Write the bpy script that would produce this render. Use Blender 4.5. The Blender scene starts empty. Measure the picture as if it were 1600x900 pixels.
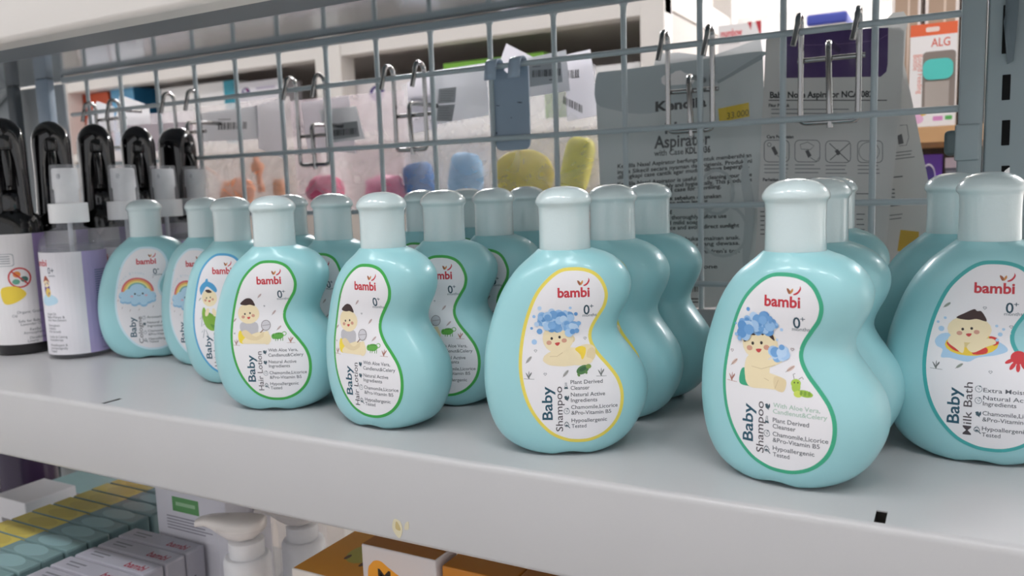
import bpy, bmesh, math, random
from math import sin, cos, pi, radians as R
from mathutils import Vector, Matrix, noise
from mathutils.bvhtree import BVHTree

sc = bpy.context.scene
col = sc.collection
random.seed(7)

# ------------------------------------------------------------------ camera
CAM = Vector((0.1459, -0.3330, 0.1362))
YAW, PITCH, ROLL, FPX = 0.5033, -0.1252, -0.0345, 1282.1
_f0 = Vector((-sin(YAW), cos(YAW), 0)); _r0 = Vector((cos(YAW), sin(YAW), 0)); _u0 = Vector((0, 0, 1))
FW = _f0*cos(PITCH) + _u0*sin(PITCH)
_u1 = _u0*cos(PITCH) - _f0*sin(PITCH)
RT = _r0*cos(ROLL) + _u1*sin(ROLL)
UP = _u1*cos(ROLL) - _r0*sin(ROLL)
cd = bpy.data.cameras.new('camera')
cam = bpy.data.objects.new('camera', cd); col.objects.link(cam)
M3 = Matrix((RT, UP, -FW)).transposed()
cam.matrix_world = Matrix.Translation(CAM) @ M3.to_4x4()
cd.sensor_width = 36; cd.lens = FPX/1600*36
cd.clip_start = 0.01; cd.clip_end = 60
cd.dof.use_dof = True; cd.dof.focus_distance = 0.43; cd.dof.aperture_fstop = 13
sc.camera = cam

def at(px, py, Y):
    """a point of the photograph taken to the depth plane y = Y"""
    d = FW + RT*((px-800)/FPX) + UP*((450-py)/FPX)
    return CAM + d*((Y-CAM.y)/d.y)
def at_z(px, py, Z):
    d = FW + RT*((px-800)/FPX) + UP*((450-py)/FPX)
    return CAM + d*((Z-CAM.z)/d.z)

# ------------------------------------------------------------------ world, exposure
sc.view_settings.view_transform = 'Standard'
sc.view_settings.look = 'None'
sc.view_settings.gamma = 1
sc.view_settings.exposure = -0.28
sc.view_settings.use_curve_mapping = False
w = bpy.data.worlds.new('world'); sc.world = w; w.use_nodes = True
w.node_tree.nodes['Background'].inputs[0].default_value = (0.96, 0.97, 1.0, 1)
w.node_tree.nodes['Background'].inputs[1].default_value = 0.98
LAMP_AISLE = 42.0      # strength of the ceiling panels over the aisle in front
LAMP_FAR = 110.0        # strength of the panels further back in the shop

# ------------------------------------------------------------------ materials
def lin(h):
    h = h.lstrip('#'); c = [int(h[i:i+2], 16)/255 for i in (0, 2, 4)]
    return tuple((x/12.92 if x <= .04045 else ((x+.055)/1.055)**2.4) for x in c) + (1,)
_m = {}
def mat(h, rough=.5, metal=0, coat=0, var=0.0, scale=60, bump=0.0, bscale=200, name=None, spec=.5):
    k = (h, rough, metal, coat, var, bump, bscale, spec)
    if k in _m: return _m[k]
    m = bpy.data.materials.new(name or 'paint_'+h); m.use_nodes = True
    nt = m.node_tree; b = nt.nodes['Principled BSDF']
    b.inputs['Roughness'].default_value = rough; b.inputs['Metallic'].default_value = metal
    b.inputs['Coat Weight'].default_value = coat; b.inputs['Coat Roughness'].default_value = .08
    b.inputs['Specular IOR Level'].default_value = spec
    c = lin(h)
    b.inputs['Base Color'].default_value = c
    if var or bump:
        tc = nt.nodes.new('ShaderNodeTexCoord')
    if var:
        n = nt.nodes.new('ShaderNodeTexNoise'); n.inputs['Scale'].default_value = scale; n.inputs['Detail'].default_value = 3
        nt.links.new(tc.outputs['Object'], n.inputs['Vector'])
        r = nt.nodes.new('ShaderNodeMix'); r.data_type = 'RGBA'
        r.inputs[6].default_value = tuple(x*(1-var) for x in c[:3])+(1,)
        r.inputs[7].default_value = tuple(min(1, x*(1+var)) for x in c[:3])+(1,)
        nt.links.new(n.outputs['Fac'], r.inputs[0]); nt.links.new(r.outputs[2], b.inputs['Base Color'])
    if bump:
        n2 = nt.nodes.new('ShaderNodeTexNoise'); n2.inputs['Scale'].default_value = bscale; n2.inputs['Detail'].default_value = 2
        nt.links.new(tc.outputs['Object'], n2.inputs['Vector'])
        bp = nt.nodes.new('ShaderNodeBump'); bp.inputs['Strength'].default_value = bump; bp.inputs['Distance'].default_value = .001
        nt.links.new(n2.outputs['Fac'], bp.inputs['Height'])
        nt.links.new(bp.outputs['Normal'], b.inputs['Normal']); nt.links.new(bp.outputs['Normal'], b.inputs['Coat Normal'])
    _m[k] = m
    return m
def emit(h, s, name):
    m = bpy.data.materials.new(name); m.use_nodes = True
    b = m.node_tree.nodes['Principled BSDF']
    b.inputs['Base Color'].default_value = lin(h)
    b.inputs['Emission Color'].default_value = lin(h); b.inputs['Emission Strength'].default_value = s
    return m
def paper(h):
    k = ('paper', h)
    if k in _m: return _m[k]
    m = bpy.data.materials.new('paper_'+h); m.use_nodes = True
    nt = m.node_tree; b = nt.nodes['Principled BSDF']
    b.inputs['Base Color'].default_value = lin(h); b.inputs['Roughness'].default_value = .55
    t = nt.nodes.new('ShaderNodeBsdfTranslucent'); t.inputs['Color'].default_value = lin(h)
    mx = nt.nodes.new('ShaderNodeMixShader'); mx.inputs['Fac'].default_value = .5
    nt.links.new(b.outputs['BSDF'], mx.inputs[1]); nt.links.new(t.outputs['BSDF'], mx.inputs[2])
    nt.links.new(mx.outputs['Shader'], nt.nodes['Material Output'].inputs['Surface'])
    _m[k] = m; return m
def film(name, alpha, tint='#ffffff', rough=.12, bump=.5, bscale=60):
    """clear plastic film: mostly see-through, with a glossy wrinkled skin"""
    m = bpy.data.materials.new(name); m.use_nodes = True
    nt = m.node_tree; b = nt.nodes['Principled BSDF']
    b.inputs['Base Color'].default_value = lin(tint); b.inputs['Roughness'].default_value = rough
    b.inputs['Coat Weight'].default_value = .5
    tc = nt.nodes.new('ShaderNodeTexCoord')
    n = nt.nodes.new('ShaderNodeTexNoise'); n.inputs['Scale'].default_value = bscale; n.inputs['Detail'].default_value = 3
    n.inputs['Distortion'].default_value = 1.2
    nt.links.new(tc.outputs['Object'], n.inputs['Vector'])
    bp = nt.nodes.new('ShaderNodeBump'); bp.inputs['Strength'].default_value = bump; bp.inputs['Distance'].default_value = .004
    nt.links.new(n.outputs['Fac'], bp.inputs['Height']); nt.links.new(bp.outputs['Normal'], b.inputs['Normal'])
    t = nt.nodes.new('ShaderNodeBsdfTransparent'); mx = nt.nodes.new('ShaderNodeMixShader')
    mr = nt.nodes.new('ShaderNodeMapRange'); mr.inputs['From Min'].default_value = .2; mr.inputs['From Max'].default_value = .85
    mr.inputs['To Min'].default_value = alpha*.6; mr.inputs['To Max'].default_value = min(1, alpha*1.5)
    nt.links.new(n.outputs['Fac'], mr.inputs['Value']); nt.links.new(mr.outputs['Result'], mx.inputs['Fac'])
    tl = nt.nodes.new('ShaderNodeBsdfTranslucent'); tl.inputs['Color'].default_value = lin(tint)
    m2 = nt.nodes.new('ShaderNodeMixShader'); m2.inputs['Fac'].default_value = .35
    nt.links.new(b.outputs['BSDF'], m2.inputs[1]); nt.links.new(tl.outputs['BSDF'], m2.inputs[2])
    nt.links.new(t.outputs['BSDF'], mx.inputs[1]); nt.links.new(m2.outputs['Shader'], mx.inputs[2])
    nt.links.new(mx.outputs['Shader'], nt.nodes['Material Output'].inputs['Surface'])
    return m

WHITE_METAL = mat('#bdbcbd', .30, var=.02, scale=25)
GREY_METAL = mat('#a5b1b4', .38, var=.05, scale=30)
WIRE = mat('#b2bdc1', .33)
CHROME = mat('#a2a2a2', .13, metal=1)
STEEL_BLUE = mat('#92a3b4', .42, var=.06, scale=50)
BOTTLE = mat('#9bd0d5', .36, coat=.22, name='pearly aqua plastic')
CAPM = mat('#cfdfe0', .3, coat=.9, bump=.12, bscale=420, name='pale aqua cap under shrink film')
BLACKP = mat('#0b0b0d', .14, coat=.4)
WHITEP = mat('#f2f2f3', .3)
GREYTXT = '#4b5057'; NAVY = '#1b4f63'; RED = '#c42f3c'

# ------------------------------------------------------------------ helpers
def link(name, me, parent=None, loc=(0, 0, 0), rotz=0):
    o = bpy.data.objects.new(name, me); col.objects.link(o)
    o.location = loc; o.rotation_euler = (0, 0, rotz)
    if parent: o.parent = parent
    return o
def tag(o, label=None, cat=None, group=None, kind=None):
    if label: o['label'] = label
    if cat: o['category'] = cat
    if group: o['group'] = group
    if kind: o['kind'] = kind
    return o
def empty(name, loc, rotz=0, label=None, cat=None, group=None):
    o = link(name, None, None, loc, rotz); o.empty_display_size = .02
    return tag(o, label, cat, group)
def mesh_of(bm, name, mats, smooth=False, recalc=True):
    if recalc: bmesh.ops.recalc_face_normals(bm, faces=bm.faces)
    me = bpy.data.meshes.new(name); bm.to_mesh(me); bm.free()
    if not isinstance(mats, (list, tuple)): mats = [mats]
    for m in mats: me.materials.append(m)
    if smooth:
        me.polygons.foreach_set('use_smooth', [True]*len(me.polygons))
        try: me.set_sharp_from_angle(angle=R(smooth if smooth is not True else 40))
        except Exception: pass
    return me
def add_box(bm, lo, hi, bev=0, mi=0, M=None, seg=2):
    t = bmesh.new()
    bmesh.ops.create_cube(t, size=1)
    lo = Vector(lo); hi = Vector(hi); c = (lo+hi)/2; s = hi-lo
    for v in t.verts: v.co = Vector((v.co.x*s.x+c.x, v.co.y*s.y+c.y, v.co.z*s.z+c.z))
    if bev: bmesh.ops.bevel(t, geom=t.edges[:], offset=bev, segments=seg, profile=.5, affect='EDGES')
    join(bm, t, mi, M)
def join(bm, t, mi=0, M=None):
    if M is not None: bmesh.ops.transform(t, matrix=M, verts=t.verts)
    vs = [bm.verts.new(v.co) for v in t.verts]
    t.verts.index_update()
    for f in t.faces:
        try:
            nf = bm.faces.new([vs[v.index] for v in f.verts]); nf.material_index = mi if mi is not None else f.material_index
        except ValueError: pass
    t.free()
def add_lathe(bm, prof, n=32, c=(0, 0, 0), mi=0, cap=True, sx=1, sy=1):
    rings = []
    for r, z in prof:
        rings.append([bm.verts.new((c[0]+sx*r*cos(2*pi*i/n), c[1]+sy*r*sin(2*pi*i/n), c[2]+z)) for i in range(n)])
    for a, b in zip(rings, rings[1:]):
        for i in range(n):
            f = bm.faces.new((a[i], a[(i+1) % n], b[(i+1) % n], b[i])); f.material_index = mi
    if cap:
        for r in (rings[0], rings[-1]):
            f = bm.faces.new(r); f.material_index = mi
def add_tube(bm, pts, r, n=10, mi=0, closed=False):
    pts = [Vector(p) for p in pts]
    up = Vector((0.13, 0.37, 0.92)).normalized()
    rings = []; prev = None
    N = len(pts)
    for i, p in enumerate(pts):
        a = pts[i-1] if (i or closed) else p; b = pts[(i+1) % N] if (i < N-1 or closed) else p
        d = (b-a).normalized()
        if prev is None:
            x = d.cross(up).normalized()
        else:
            x = (prev - d*prev.dot(d)).normalized()
        prev = x; y = d.cross(x)
        rr = r[i] if isinstance(r, (list, tuple)) else r
        rings.append([bm.verts.new(p + x*rr*cos(2*pi*k/n) + y*rr*sin(2*pi*k/n)) for k in range(n)])
    pairs = list(zip(rings, rings[1:])) + ([(rings[-1], rings[0])] if closed else [])
    for a, b in pairs:
        for k in range(n):
            f = bm.faces.new((a[k], a[(k+1) % n], b[(k+1) % n], b[k])); f.material_index = mi
    if not closed:
        for q in (rings[0], rings[-1]): bm.faces.new(q).material_index = mi
def arc(c, r, a0, a1, n, u, v):
    c = Vector(c); u = Vector(u); v = Vector(v)
    return [c + u*r*cos(a0+(a1-a0)*i/n) + v*r*sin(a0+(a1-a0)*i/n) for i in range(n+1)]
def rounded(pts, rad, n=5):
    """polyline with its inner corners rounded"""
    P = [Vector(p) for p in pts]; out = [P[0]]
    for a, b, c in zip(P, P[1:], P[2:]):
        u = (a-b); v = (c-b); r = min(rad, u.length*.49, v.length*.49)
        s = b+u.normalized()*r; e = b+v.normalized()*r
        for i in range(n+1):
            t = i/n
            out.append(s*(1-t)**2 + b*2*t*(1-t) + e*t*t)
    out.append(P[-1]); return out
def spline(pts, n, closed=False):
    """Catmull-Rom through 2D points"""
    out = []; N = len(pts)
    rng = range(N) if closed else range(N-1)
    for i in rng:
        g = lambda j: pts[j % N] if closed else pts[max(0, min(N-1, j))]
        p0, p1, p2, p3 = g(i-1), g(i), g(i+1), g(i+2)
        for k in range(n):
            t = k/n
            out.append(tuple(.5*((2*b)+(c-a)*t+(2*a-5*b+4*c-d)*t*t+(3*b-a-3*c+d)*t**3) for a, b, c, d in zip(p0, p1, p2, p3)))
    if not closed: out.append(tuple(pts[-1]))
    return out
def copy_tree(o, parent=None):
    c = o.copy(); col.objects.link(c)
    if parent: c.parent = parent
    for ch in [x for x in bpy.data.objects if x.parent == o]: copy_tree(ch, c)
    return c

# ------------------------------------------------------------------ flat printed art: coloured shapes and lettering in layers
_txt = {}
def text_mesh(s, bold=0.0, space=1.0):
    k = (s, bold, space)
    if k in _txt: return _txt[k]
    c = bpy.data.curves.new('lettering', 'FONT'); c.body = s; c.size = 1; c.offset = bold; c.resolution_u = 3
    c.space_character = space
    o = bpy.data.objects.new('lettering', c); col.objects.link(o)
    dg = bpy.context.evaluated_depsgraph_get()
    me = bpy.data.meshes.new_from_object(o.evaluated_get(dg))
    V = [(v.co.x, v.co.y) for v in me.vertices]; F = [tuple(p.vertices) for p in me.polygons]
    bpy.data.objects.remove(o); bpy.data.curves.remove(c); bpy.data.meshes.remove(me)
    xs = [v[0] for v in V] or [0, 1]
    _txt[k] = (V, F, min(xs), max(xs))
    return _txt[k]
class Art:
    """shapes in a 2D frame, u to the right and v DOWN (like the label as one reads it)"""
    def __init__(s): s.items = []
    def poly(s, pts, h): s.items.append(([tuple(p) for p in pts], [tuple(range(len(pts)))], h)); return s
    def rect(s, x0, y0, x1, y1, h): return s.poly([(x0, y0), (x1, y0), (x1, y1), (x0, y1)], h)
    def rrect(s, x0, y0, x1, y1, r, h):
        P = []
        for cx, cy, a in ((x1-r, y0+r, -90), (x1-r, y1-r, 0), (x0+r, y1-r, 90), (x0+r, y0+r, 180)):
            P += [(cx+r*cos(R(a+i*22.5)), cy+r*sin(R(a+i*22.5))) for i in range(5)]
        return s.poly(P, h)
    def blob(s, pts, h, n=4): return s.poly(spline(pts, n, True), h)
    def ell(s, cx, cy, rx, ry, h, rot=0, n=18):
        c, q = cos(R(rot)), sin(R(rot))
        return s.poly([(cx+rx*cos(2*pi*i/n)*c-ry*sin(2*pi*i/n)*q, cy+rx*cos(2*pi*i/n)*q+ry*sin(2*pi*i/n)*c) for i in range(n)], h)
    def ring(s, cx, cy, rx, ry, wd, h, n=20, a0=0, a1=360):
        V = []; F = []
        cl = (a1-a0) >= 360
        for i in range(n if cl else n+1):
            a = R(a0+(a1-a0)*i/n)
            V += [(cx+(rx-wd/2)*cos(a), cy+(ry-wd/2)*sin(a)), (cx+(rx+wd/2)*cos(a), cy+(ry+wd/2)*sin(a))]
        m = len(V)//2
        for i in range(n):
            j = (i+1) % m
            F.append((2*i, 2*i+1, 2*j+1, 2*j))
        s.items.append((V, F, h)); return s
    def stroke(s, pts, wd, h, closed=False):
        V = []; F = []; N = len(pts)
        for i, p in enumerate(pts):
            a = pts[i-1] if (i or closed) else p; b = pts[(i+1) % N] if (i < N-1 or closed) else p
            dx, dy = b[0]-a[0], b[1]-a[1]; L = math.hypot(dx, dy) or 1
            nx, ny = -dy/L*wd/2, dx/L*wd/2
            V += [(p[0]+nx, p[1]+ny), (p[0]-nx, p[1]-ny)]
        for i in range(N if closed else N-1):
            j = (i+1) % N; F.append((2*i, 2*i+1, 2*j+1, 2*j))
        s.items.append((V, F, h)); return s
    def text(s, t, x, y, size, h, rot=0, width=None, bold=0.0, align='l', skew=0, space=1.0):
        """baseline starts at x,y; width squeezes or widens the whole string to that length"""
        V, F, a, b = text_mesh(t, bold, space)
        sx = size if width is None else width/(b-a)
        off = a if align == 'l' else ((a+b)/2 if align == 'c' else b)
        c, q = cos(R(rot)), sin(R(rot))
        O = []
        for vx, vy in V:
            uu = (vx-off)*sx; vv = -vy*size + skew*uu
            O.append((x+uu*c-vv*q, y+uu*q+vv*c))
        s.items.append((O, F, h)); return s
    def merge(s, o, f):
        for V, F, h in o.items: s.items.append(([f(*v) for v in V], F, h))
        return s
    def into(s, bm, mats, fn, step, cut=None, rough=.45, base=0, mk=None):
        """add every layer to bm; fn(u,v) -> (point, outward normal)"""
        boxes = []
        for V, F, h in s.items:
            bb = (min(v[0] for v in V), min(v[1] for v in V), max(v[0] for v in V), max(v[1] for v in V)) if V else (0, 0, 0, 0)
            lv = 0
            for (q, l2) in boxes:
                if bb[0] < q[2] and bb[2] > q[0] and bb[1] < q[3] and bb[3] > q[1]: lv = max(lv, l2+1)
            boxes.append((bb, lv))
        for (bb_, li), (V, F, h) in zip(boxes, s.items):
            if not V: continue
            t = bmesh.new()
            vs = [t.verts.new((u, v, 0)) for u, v in V]
            for f in F:
                try: t.faces.new([vs[i] for i in f])
                except ValueError: pass
            if cut:
                us = [v[0] for v in V]; ws = [v[1] for v in V]
                bmesh.ops.triangulate(t, faces=[f for f in t.faces if len(f.verts) > 4])
                for ax, arr in ((0, us), (1, ws)):
                    if max(arr)-min(arr) > cut*1.3:
                        k = math.ceil(min(arr)/cut)*cut
                        while k < max(arr):
                            co = [0, 0, 0]; co[ax] = k; no = [0, 0, 0]; no[ax] = 1
                            bmesh.ops.bisect_plane(t, geom=t.verts[:]+t.edges[:]+t.faces[:], plane_co=co, plane_no=no, dist=1e-7)
                            k += cut
            m = mk(h) if mk else mat(h, rough)
            if m not in mats: mats.append(m)
            for v in t.verts:
                p, n = fn(v.co.x, v.co.y)
                v.co = Vector(p) + Vector(n)*(base + step*(li+1))
            # all prints face outward
            t.faces.ensure_lookup_table()
            t.normal_update()
            if t.faces:
                cu = sum(x[0] for x in V)/len(V); cv = sum(x[1] for x in V)/len(V)
                n = Vector(fn(cu, cv)[1])
                tot = sum((f.normal*f.calc_area() for f in t.faces), Vector())
                if tot.dot(n) < 0: bmesh.ops.reverse_faces(t, faces=t.faces)
            join(bm, t, mats.index(m))
def art_box(name, lo, hi, h, arts=None, bev=.0006, rough=.4, parent=None, hm=None, M=None):
    """a carton: bevelled box with printing on the named faces ('-y','z','x','-x'), in metres from the face's left top corner"""
    bm = bmesh.new(); mats = [hm or mat(h, rough)]
    add_box(bm, lo, hi, bev)
    bmesh.ops.recalc_face_normals(bm, faces=bm.faces)
    lo = Vector(lo); hi = Vector(hi)
    F = {'-y': lambda u, v: ((lo.x+u, lo.y, hi.z-v), (0, -1, 0)),
         'z': lambda u, v: ((lo.x+u, hi.y-v, hi.z), (0, 0, 1)),
         'x': lambda u, v: ((hi.x, lo.y+u, hi.z-v), (1, 0, 0)),
         '-x': lambda u, v: ((lo.x, hi.y-u, hi.z-v), (-1, 0, 0))}
    for k, a in (arts or {}).items(): a.into(bm, mats, F[k], .00006, rough=rough)
    if M is not None: bmesh.ops.transform(bm, matrix=M, verts=bm.verts)
    return link(name, mesh_of(bm, name, mats, recalc=False), parent)

# ================================================================== THE SHOP AROUND THE SHELF
def struct(name, lo, hi, m):
    bm = bmesh.new(); add_box(bm, lo, hi)
    return tag(link(name, mesh_of(bm, name, m)), kind='structure')
WALLM = mat('#f6f5f4', .7, var=.02, scale=3)
struct('floor', (-4.2, -2.6, -1.30), (4.2, 8.2, -1.24), mat('#b9b2aa', .35, var=.06, scale=2))
struct('ceiling', (-4.2, -2.6, 1.70), (4.2, 8.2, 1.78), WALLM)
struct('wall_back', (-4.2, 8.2, -1.3), (4.2, 8.3, 1.78), WALLM)
struct('wall_left', (-4.3, -2.6, -1.3), (-4.2, 8.2, 1.78), WALLM)
struct('wall_right', (4.2, -2.6, -1.3), (4.3, 8.2, 1.78), WALLM)
def ceiling_light(x, y, lx, ly, s, label):
    t = empty('ceiling_light', (x, y, 1.70), 0, label, 'ceiling light', 'ceiling light panels')
    bm = bmesh.new()
    for a in (((-lx/2-.02, -ly/2-.02, -.03), (lx/2+.02, -ly/2, 0)), ((-lx/2-.02, ly/2, -.03), (lx/2+.02, ly/2+.02, 0)),
              ((-lx/2-.02, -ly/2, -.03), (-lx/2, ly/2, 0)), ((lx/2, -ly/2, -.03), (lx/2+.02, ly/2, 0))): add_box(bm, *a)
    link('light_frame', mesh_of(bm, 'light_frame', WHITE_METAL), t)
    bm = bmesh.new(); add_box(bm, (-lx/2, -ly/2, -.018), (lx/2, ly/2, -.004))
    link('diffuser', mesh_of(bm, 'diffuser', emit('#fbfcff', s, 'lit diffuser')), t)
for x, wd in ((-1.6, 'leftmost of five over the front aisle'), (-.95, 'second from left over the front aisle'), (-.3, 'middle one over the front aisle'), (.35, 'fourth from left over the front aisle'), (1.0, 'rightmost of five over the front aisle')):
    ceiling_light(x, -.72, .36, .14, LAMP_AISLE, 'small white ceiling light panel, '+wd)
for x, y, lx, ly, wd in ((-2.2, 2.6, 1.1, .45, 'above the far shelves at left'), (-.75, 4.2, .7, .45, 'glaring between the far shelf end and the white carton'), (.25, 6.6, 1.3, .5, 'glaring above the aspirator cards'), (-.6, 6.9, .9, .4, 'farthest back in the shop'), (1.6, 3.0, 1.1, .45, 'out past the right post')):
    ceiling_light(x, y, lx, ly, LAMP_FAR, 'bright white ceiling light panel '+wd)

# ================================================================== SHELVES
YM = 0.320            # plane of the wire grid
def shelf(name, z, label, slots=(), x0=-1.10, x1=.62, yf=0.0, yb=YM-.004, lip=.0505, stain=False):
    t = empty(name, (0, 0, z), 0, label, 'shelf')
    # folded sheet: deck, rounded front edge, lip with a return, rear upstand
    T = .0006
    P = [(yf+.0035, 0)] + [(yf+.0035-.0035*sin(R(a)), -.0035+.0035*cos(R(a))) for a in (20, 45, 70, 90)]
    P += [(yf, -lip+.003)] + [(yf+.003-.003*cos(R(a)), -lip+.003-.003*sin(R(a))) for a in (25, 50, 75, 90)] + [(yf+.020, -lip), (yf+.020, -lip+T), (yf+.004, -lip+T+.002), (yf+T, -lip+.006), (yf+T, -.004), (yf+.0035, -T)]
    bm = bmesh.new()
    A = [bm.verts.new((x0, y, q)) for y, q in P]; B = [bm.verts.new((x1, y, q)) for y, q in P]
    for i in range(len(P)):
        j = (i+1) % len(P); bm.faces.new((A[i], A[j], B[j], B[i]))
    bm.faces.new(A); bm.faces.new(B)
    link('front_lip', mesh_of(bm, 'front_lip', WHITE_METAL, smooth=35), t)
    bm = bmesh.new()
    yf_ = yf+.0035
    xs = sorted({x0, x1} | {v for s in slots for v in (s[0], s[1])})
    for a, b in zip(xs, xs[1:]):
        hole = [s for s in slots if abs(s[0]-a) < 1e-6]
        for c, d in ([(yf_, hole[0][2]), (hole[0][3], yb)] if hole else [(yf_, yb)]): add_box(bm, (a, c, -T), (b, d, 0))
    link('deck', mesh_of(bm, 'deck', WHITE_METAL), t)
    bm = bmesh.new()
    for y in (.10, .22): add_box(bm, (x0+.02, y, -.022), (x1-.02, y+.03, -.0016), .001)
    link('underside_rib', mesh_of(bm, 'underside_rib', GREY_METAL), t)
    for s in slots:
        bm = bmesh.new(); add_box(bm, (s[0]-.001, s[2]-.001, -.0135), (s[1]+.001, s[3]+.001, -.0132))
        for q in (((s[0]-.001, s[2]-.001, -.0132), (s[0]-.0002, s[3]+.001, -.00062)), ((s[1]+.0002, s[2]-.001, -.0132), (s[1]+.001, s[3]+.001, -.00062)),
                  ((s[0]-.001, s[2]-.001, -.0132), (s[1]+.001, s[2]-.0002, -.00062)), ((s[0]-.001, s[3]+.0002, -.0132), (s[1]+.001, s[3]+.001, -.00062))): add_box(bm, *q)
        link('slot_pocket', mesh_of(bm, 'slot_pocket', mat('#17150f', .8)), t)
    return t
main = shelf('display_shelf', 0, 'white metal shelf carrying the aqua baby bottles, with a deep front lip', [(-.3585, -.3545, .0045, .0185), (.119, .1232, .0035, .0165)])
for P, h in ((spline([(-.1135, -.0375), (-.1095, -.0385), (-.1085, -.043), (-.1105, -.0475), (-.1135, -.0455), (-.1150, -.042)], 4, True), '#cfc6a8'),
             (spline([(-.1122, -.0385), (-.1102, -.0405), (-.1098, -.0432), (-.1128, -.0425)], 4, True), '#b9a673'),
             (spline([(-.1062, -.0385), (-.1042, -.0375), (-.1044, -.0415), (-.1070, -.0420)], 4, True), '#cbc2a6')):
    bm = bmesh.new(); a = [bm.verts.new((x, -.00022 if h != '#b9a673' else -.0003, z)) for x, z in P]; b = [bm.verts.new((x, -.00002, z)) for x, z in P]
    bm.faces.new(a); 
    for i in range(len(a)): bm.faces.new((a[i], a[(i+1) % len(a)], b[(i+1) % len(a)], b[i]))
    o = link('glue_stain', mesh_of(bm, 'glue_stain', mat(h, .6)), main); o['label'] = 'yellowish glue stain'
# upper shelf: grey glossy underside, white lip
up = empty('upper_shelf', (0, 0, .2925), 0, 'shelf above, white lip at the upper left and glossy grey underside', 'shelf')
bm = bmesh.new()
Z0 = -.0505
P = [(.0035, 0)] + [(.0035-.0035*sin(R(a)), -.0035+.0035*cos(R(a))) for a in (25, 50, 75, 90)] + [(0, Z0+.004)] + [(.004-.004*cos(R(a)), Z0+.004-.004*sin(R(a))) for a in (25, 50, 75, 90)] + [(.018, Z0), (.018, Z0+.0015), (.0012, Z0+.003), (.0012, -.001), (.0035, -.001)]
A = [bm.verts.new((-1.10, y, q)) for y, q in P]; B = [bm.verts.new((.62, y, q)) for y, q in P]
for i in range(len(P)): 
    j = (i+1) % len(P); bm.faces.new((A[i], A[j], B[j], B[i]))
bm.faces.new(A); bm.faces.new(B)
link('front_lip', mesh_of(bm, 'front_lip', mat('#dfdad5', .35), smooth=35), up)  # lip coloured lighter than the main shelf's to stand for more lamp light
bm = bmesh.new(); add_box(bm, (-1.10, .0036, -.0042), (.62, YM+.0295, -.0002), .0004)
link('underside_panel', mesh_of(bm, 'underside_panel', mat('#a2aab0', .12, metal=.45, var=.04, scale=18, spec=.8)), up)
bm = bmesh.new(); add_box(bm, (-1.10, .1300, -.0052), (.62, .2120, -.0043), .0004)
link('dark_underside_band', mesh_of(bm, 'dark_underside_band', mat('#7f888e', .55, var=.05, scale=14)), up)  # thin, darker matte band running along the underside
low = shelf('lower_shelf', -.265, 'white metal shelf below, full of cartons and pump bottles', x0=-.95, x1=.55, yf=-.10, yb=YM-.004)

# ------------------------------------------------------------------ the gondola's uprights
def gx(i): return CAM.x + ((i-12)*.05-CAM.x)*1.268
ZR, ZH1, DZ = .2835, .2408, .0632
grid = empty('wire_grid_panel', (gx(7), YM, .004), 0, 'grey welded wire grid behind the bottles, hooks hung from it', 'grid panel')
def gl(p): return Vector(p)-grid.location
xl, xr = gx(0)-.028, at(1499, 120, YM).x+.004
for i in range(15):
    bm = bmesh.new()
    x = gx(i)
    add_tube(bm, [gl((x, YM+.003, .006)), gl((x, YM+.003, ZR))], .0024, 12)
    # weld fillet under the rail
    add_lathe(bm, [(.0022, -.012), (.0026, -.006), (.0046, -.002), (.0066, .0005)], 12, gl((x+.0006, YM+.002, ZR)), sy=.7)
    link('vertical_wire', mesh_of(bm, 'vertical_wire', WIRE, smooth=50), grid)
for k in range(4):
    bm = bmesh.new(); z = ZH1-DZ*k
    add_tube(bm, [gl((xl, YM-.001, z)), gl((xr, YM-.001, z))], .0024, 12)
    link('horizontal_wire', mesh_of(bm, 'horizontal_wire', WIRE, smooth=50), grid)
bm = bmesh.new(); add_box(bm, gl((xl-.012, YM-.004, ZR-.0035)), gl((xr, YM+.004, ZR+.0035)), .0012)
link('top_rail', mesh_of(bm, 'top_rail', mat('#9fabb1', .3)), grid)
bm = bmesh.new(); add_box(bm, gl((xl-.02, YM-.002, .0005)), gl((xr, YM+.003, .0065)), .001)
link('bottom_rail', mesh_of(bm, 'bottom_rail', WIRE), grid)
bm = bmesh.new(); add_box(bm, gl((xl-.02, YM-.0052, .0005)), gl((xr, YM-.0038, .031)), .0004)
link('rear_upstand', mesh_of(bm, 'rear_upstand', WHITE_METAL), grid)  # the main shelf's rear upstand, parented to the grid

def post(name, lo, hi, label, slots=None, m=GREY_METAL, bev=.0015):
    t = empty(name, ((lo[0]+hi[0])/2, (lo[1]+hi[1])/2, lo[2]), 0, label, 'post')
    bm = bmesh.new(); add_box(bm, Vector(lo)-t.location, Vector(hi)-t.location, bev, seg=3)
    link('post_body', mesh_of(bm, 'post_body', m, smooth=35), t)
    for s in slots or []:
        bm = bmesh.new(); add_box(bm, Vector(s[0])-t.location, Vector(s[1])-t.location, .0004)
        link('slot', mesh_of(bm, 'slot', mat('#050505', .9)), t)
    return t
a = at(1499, 120, YM); b = at(1538, 120, YM)
pr = post('grid_end_post', (a.x, YM-.006, -.24), (b.x, YM+.02, .288), 'smooth grey post where the wire grid ends at right')
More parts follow.
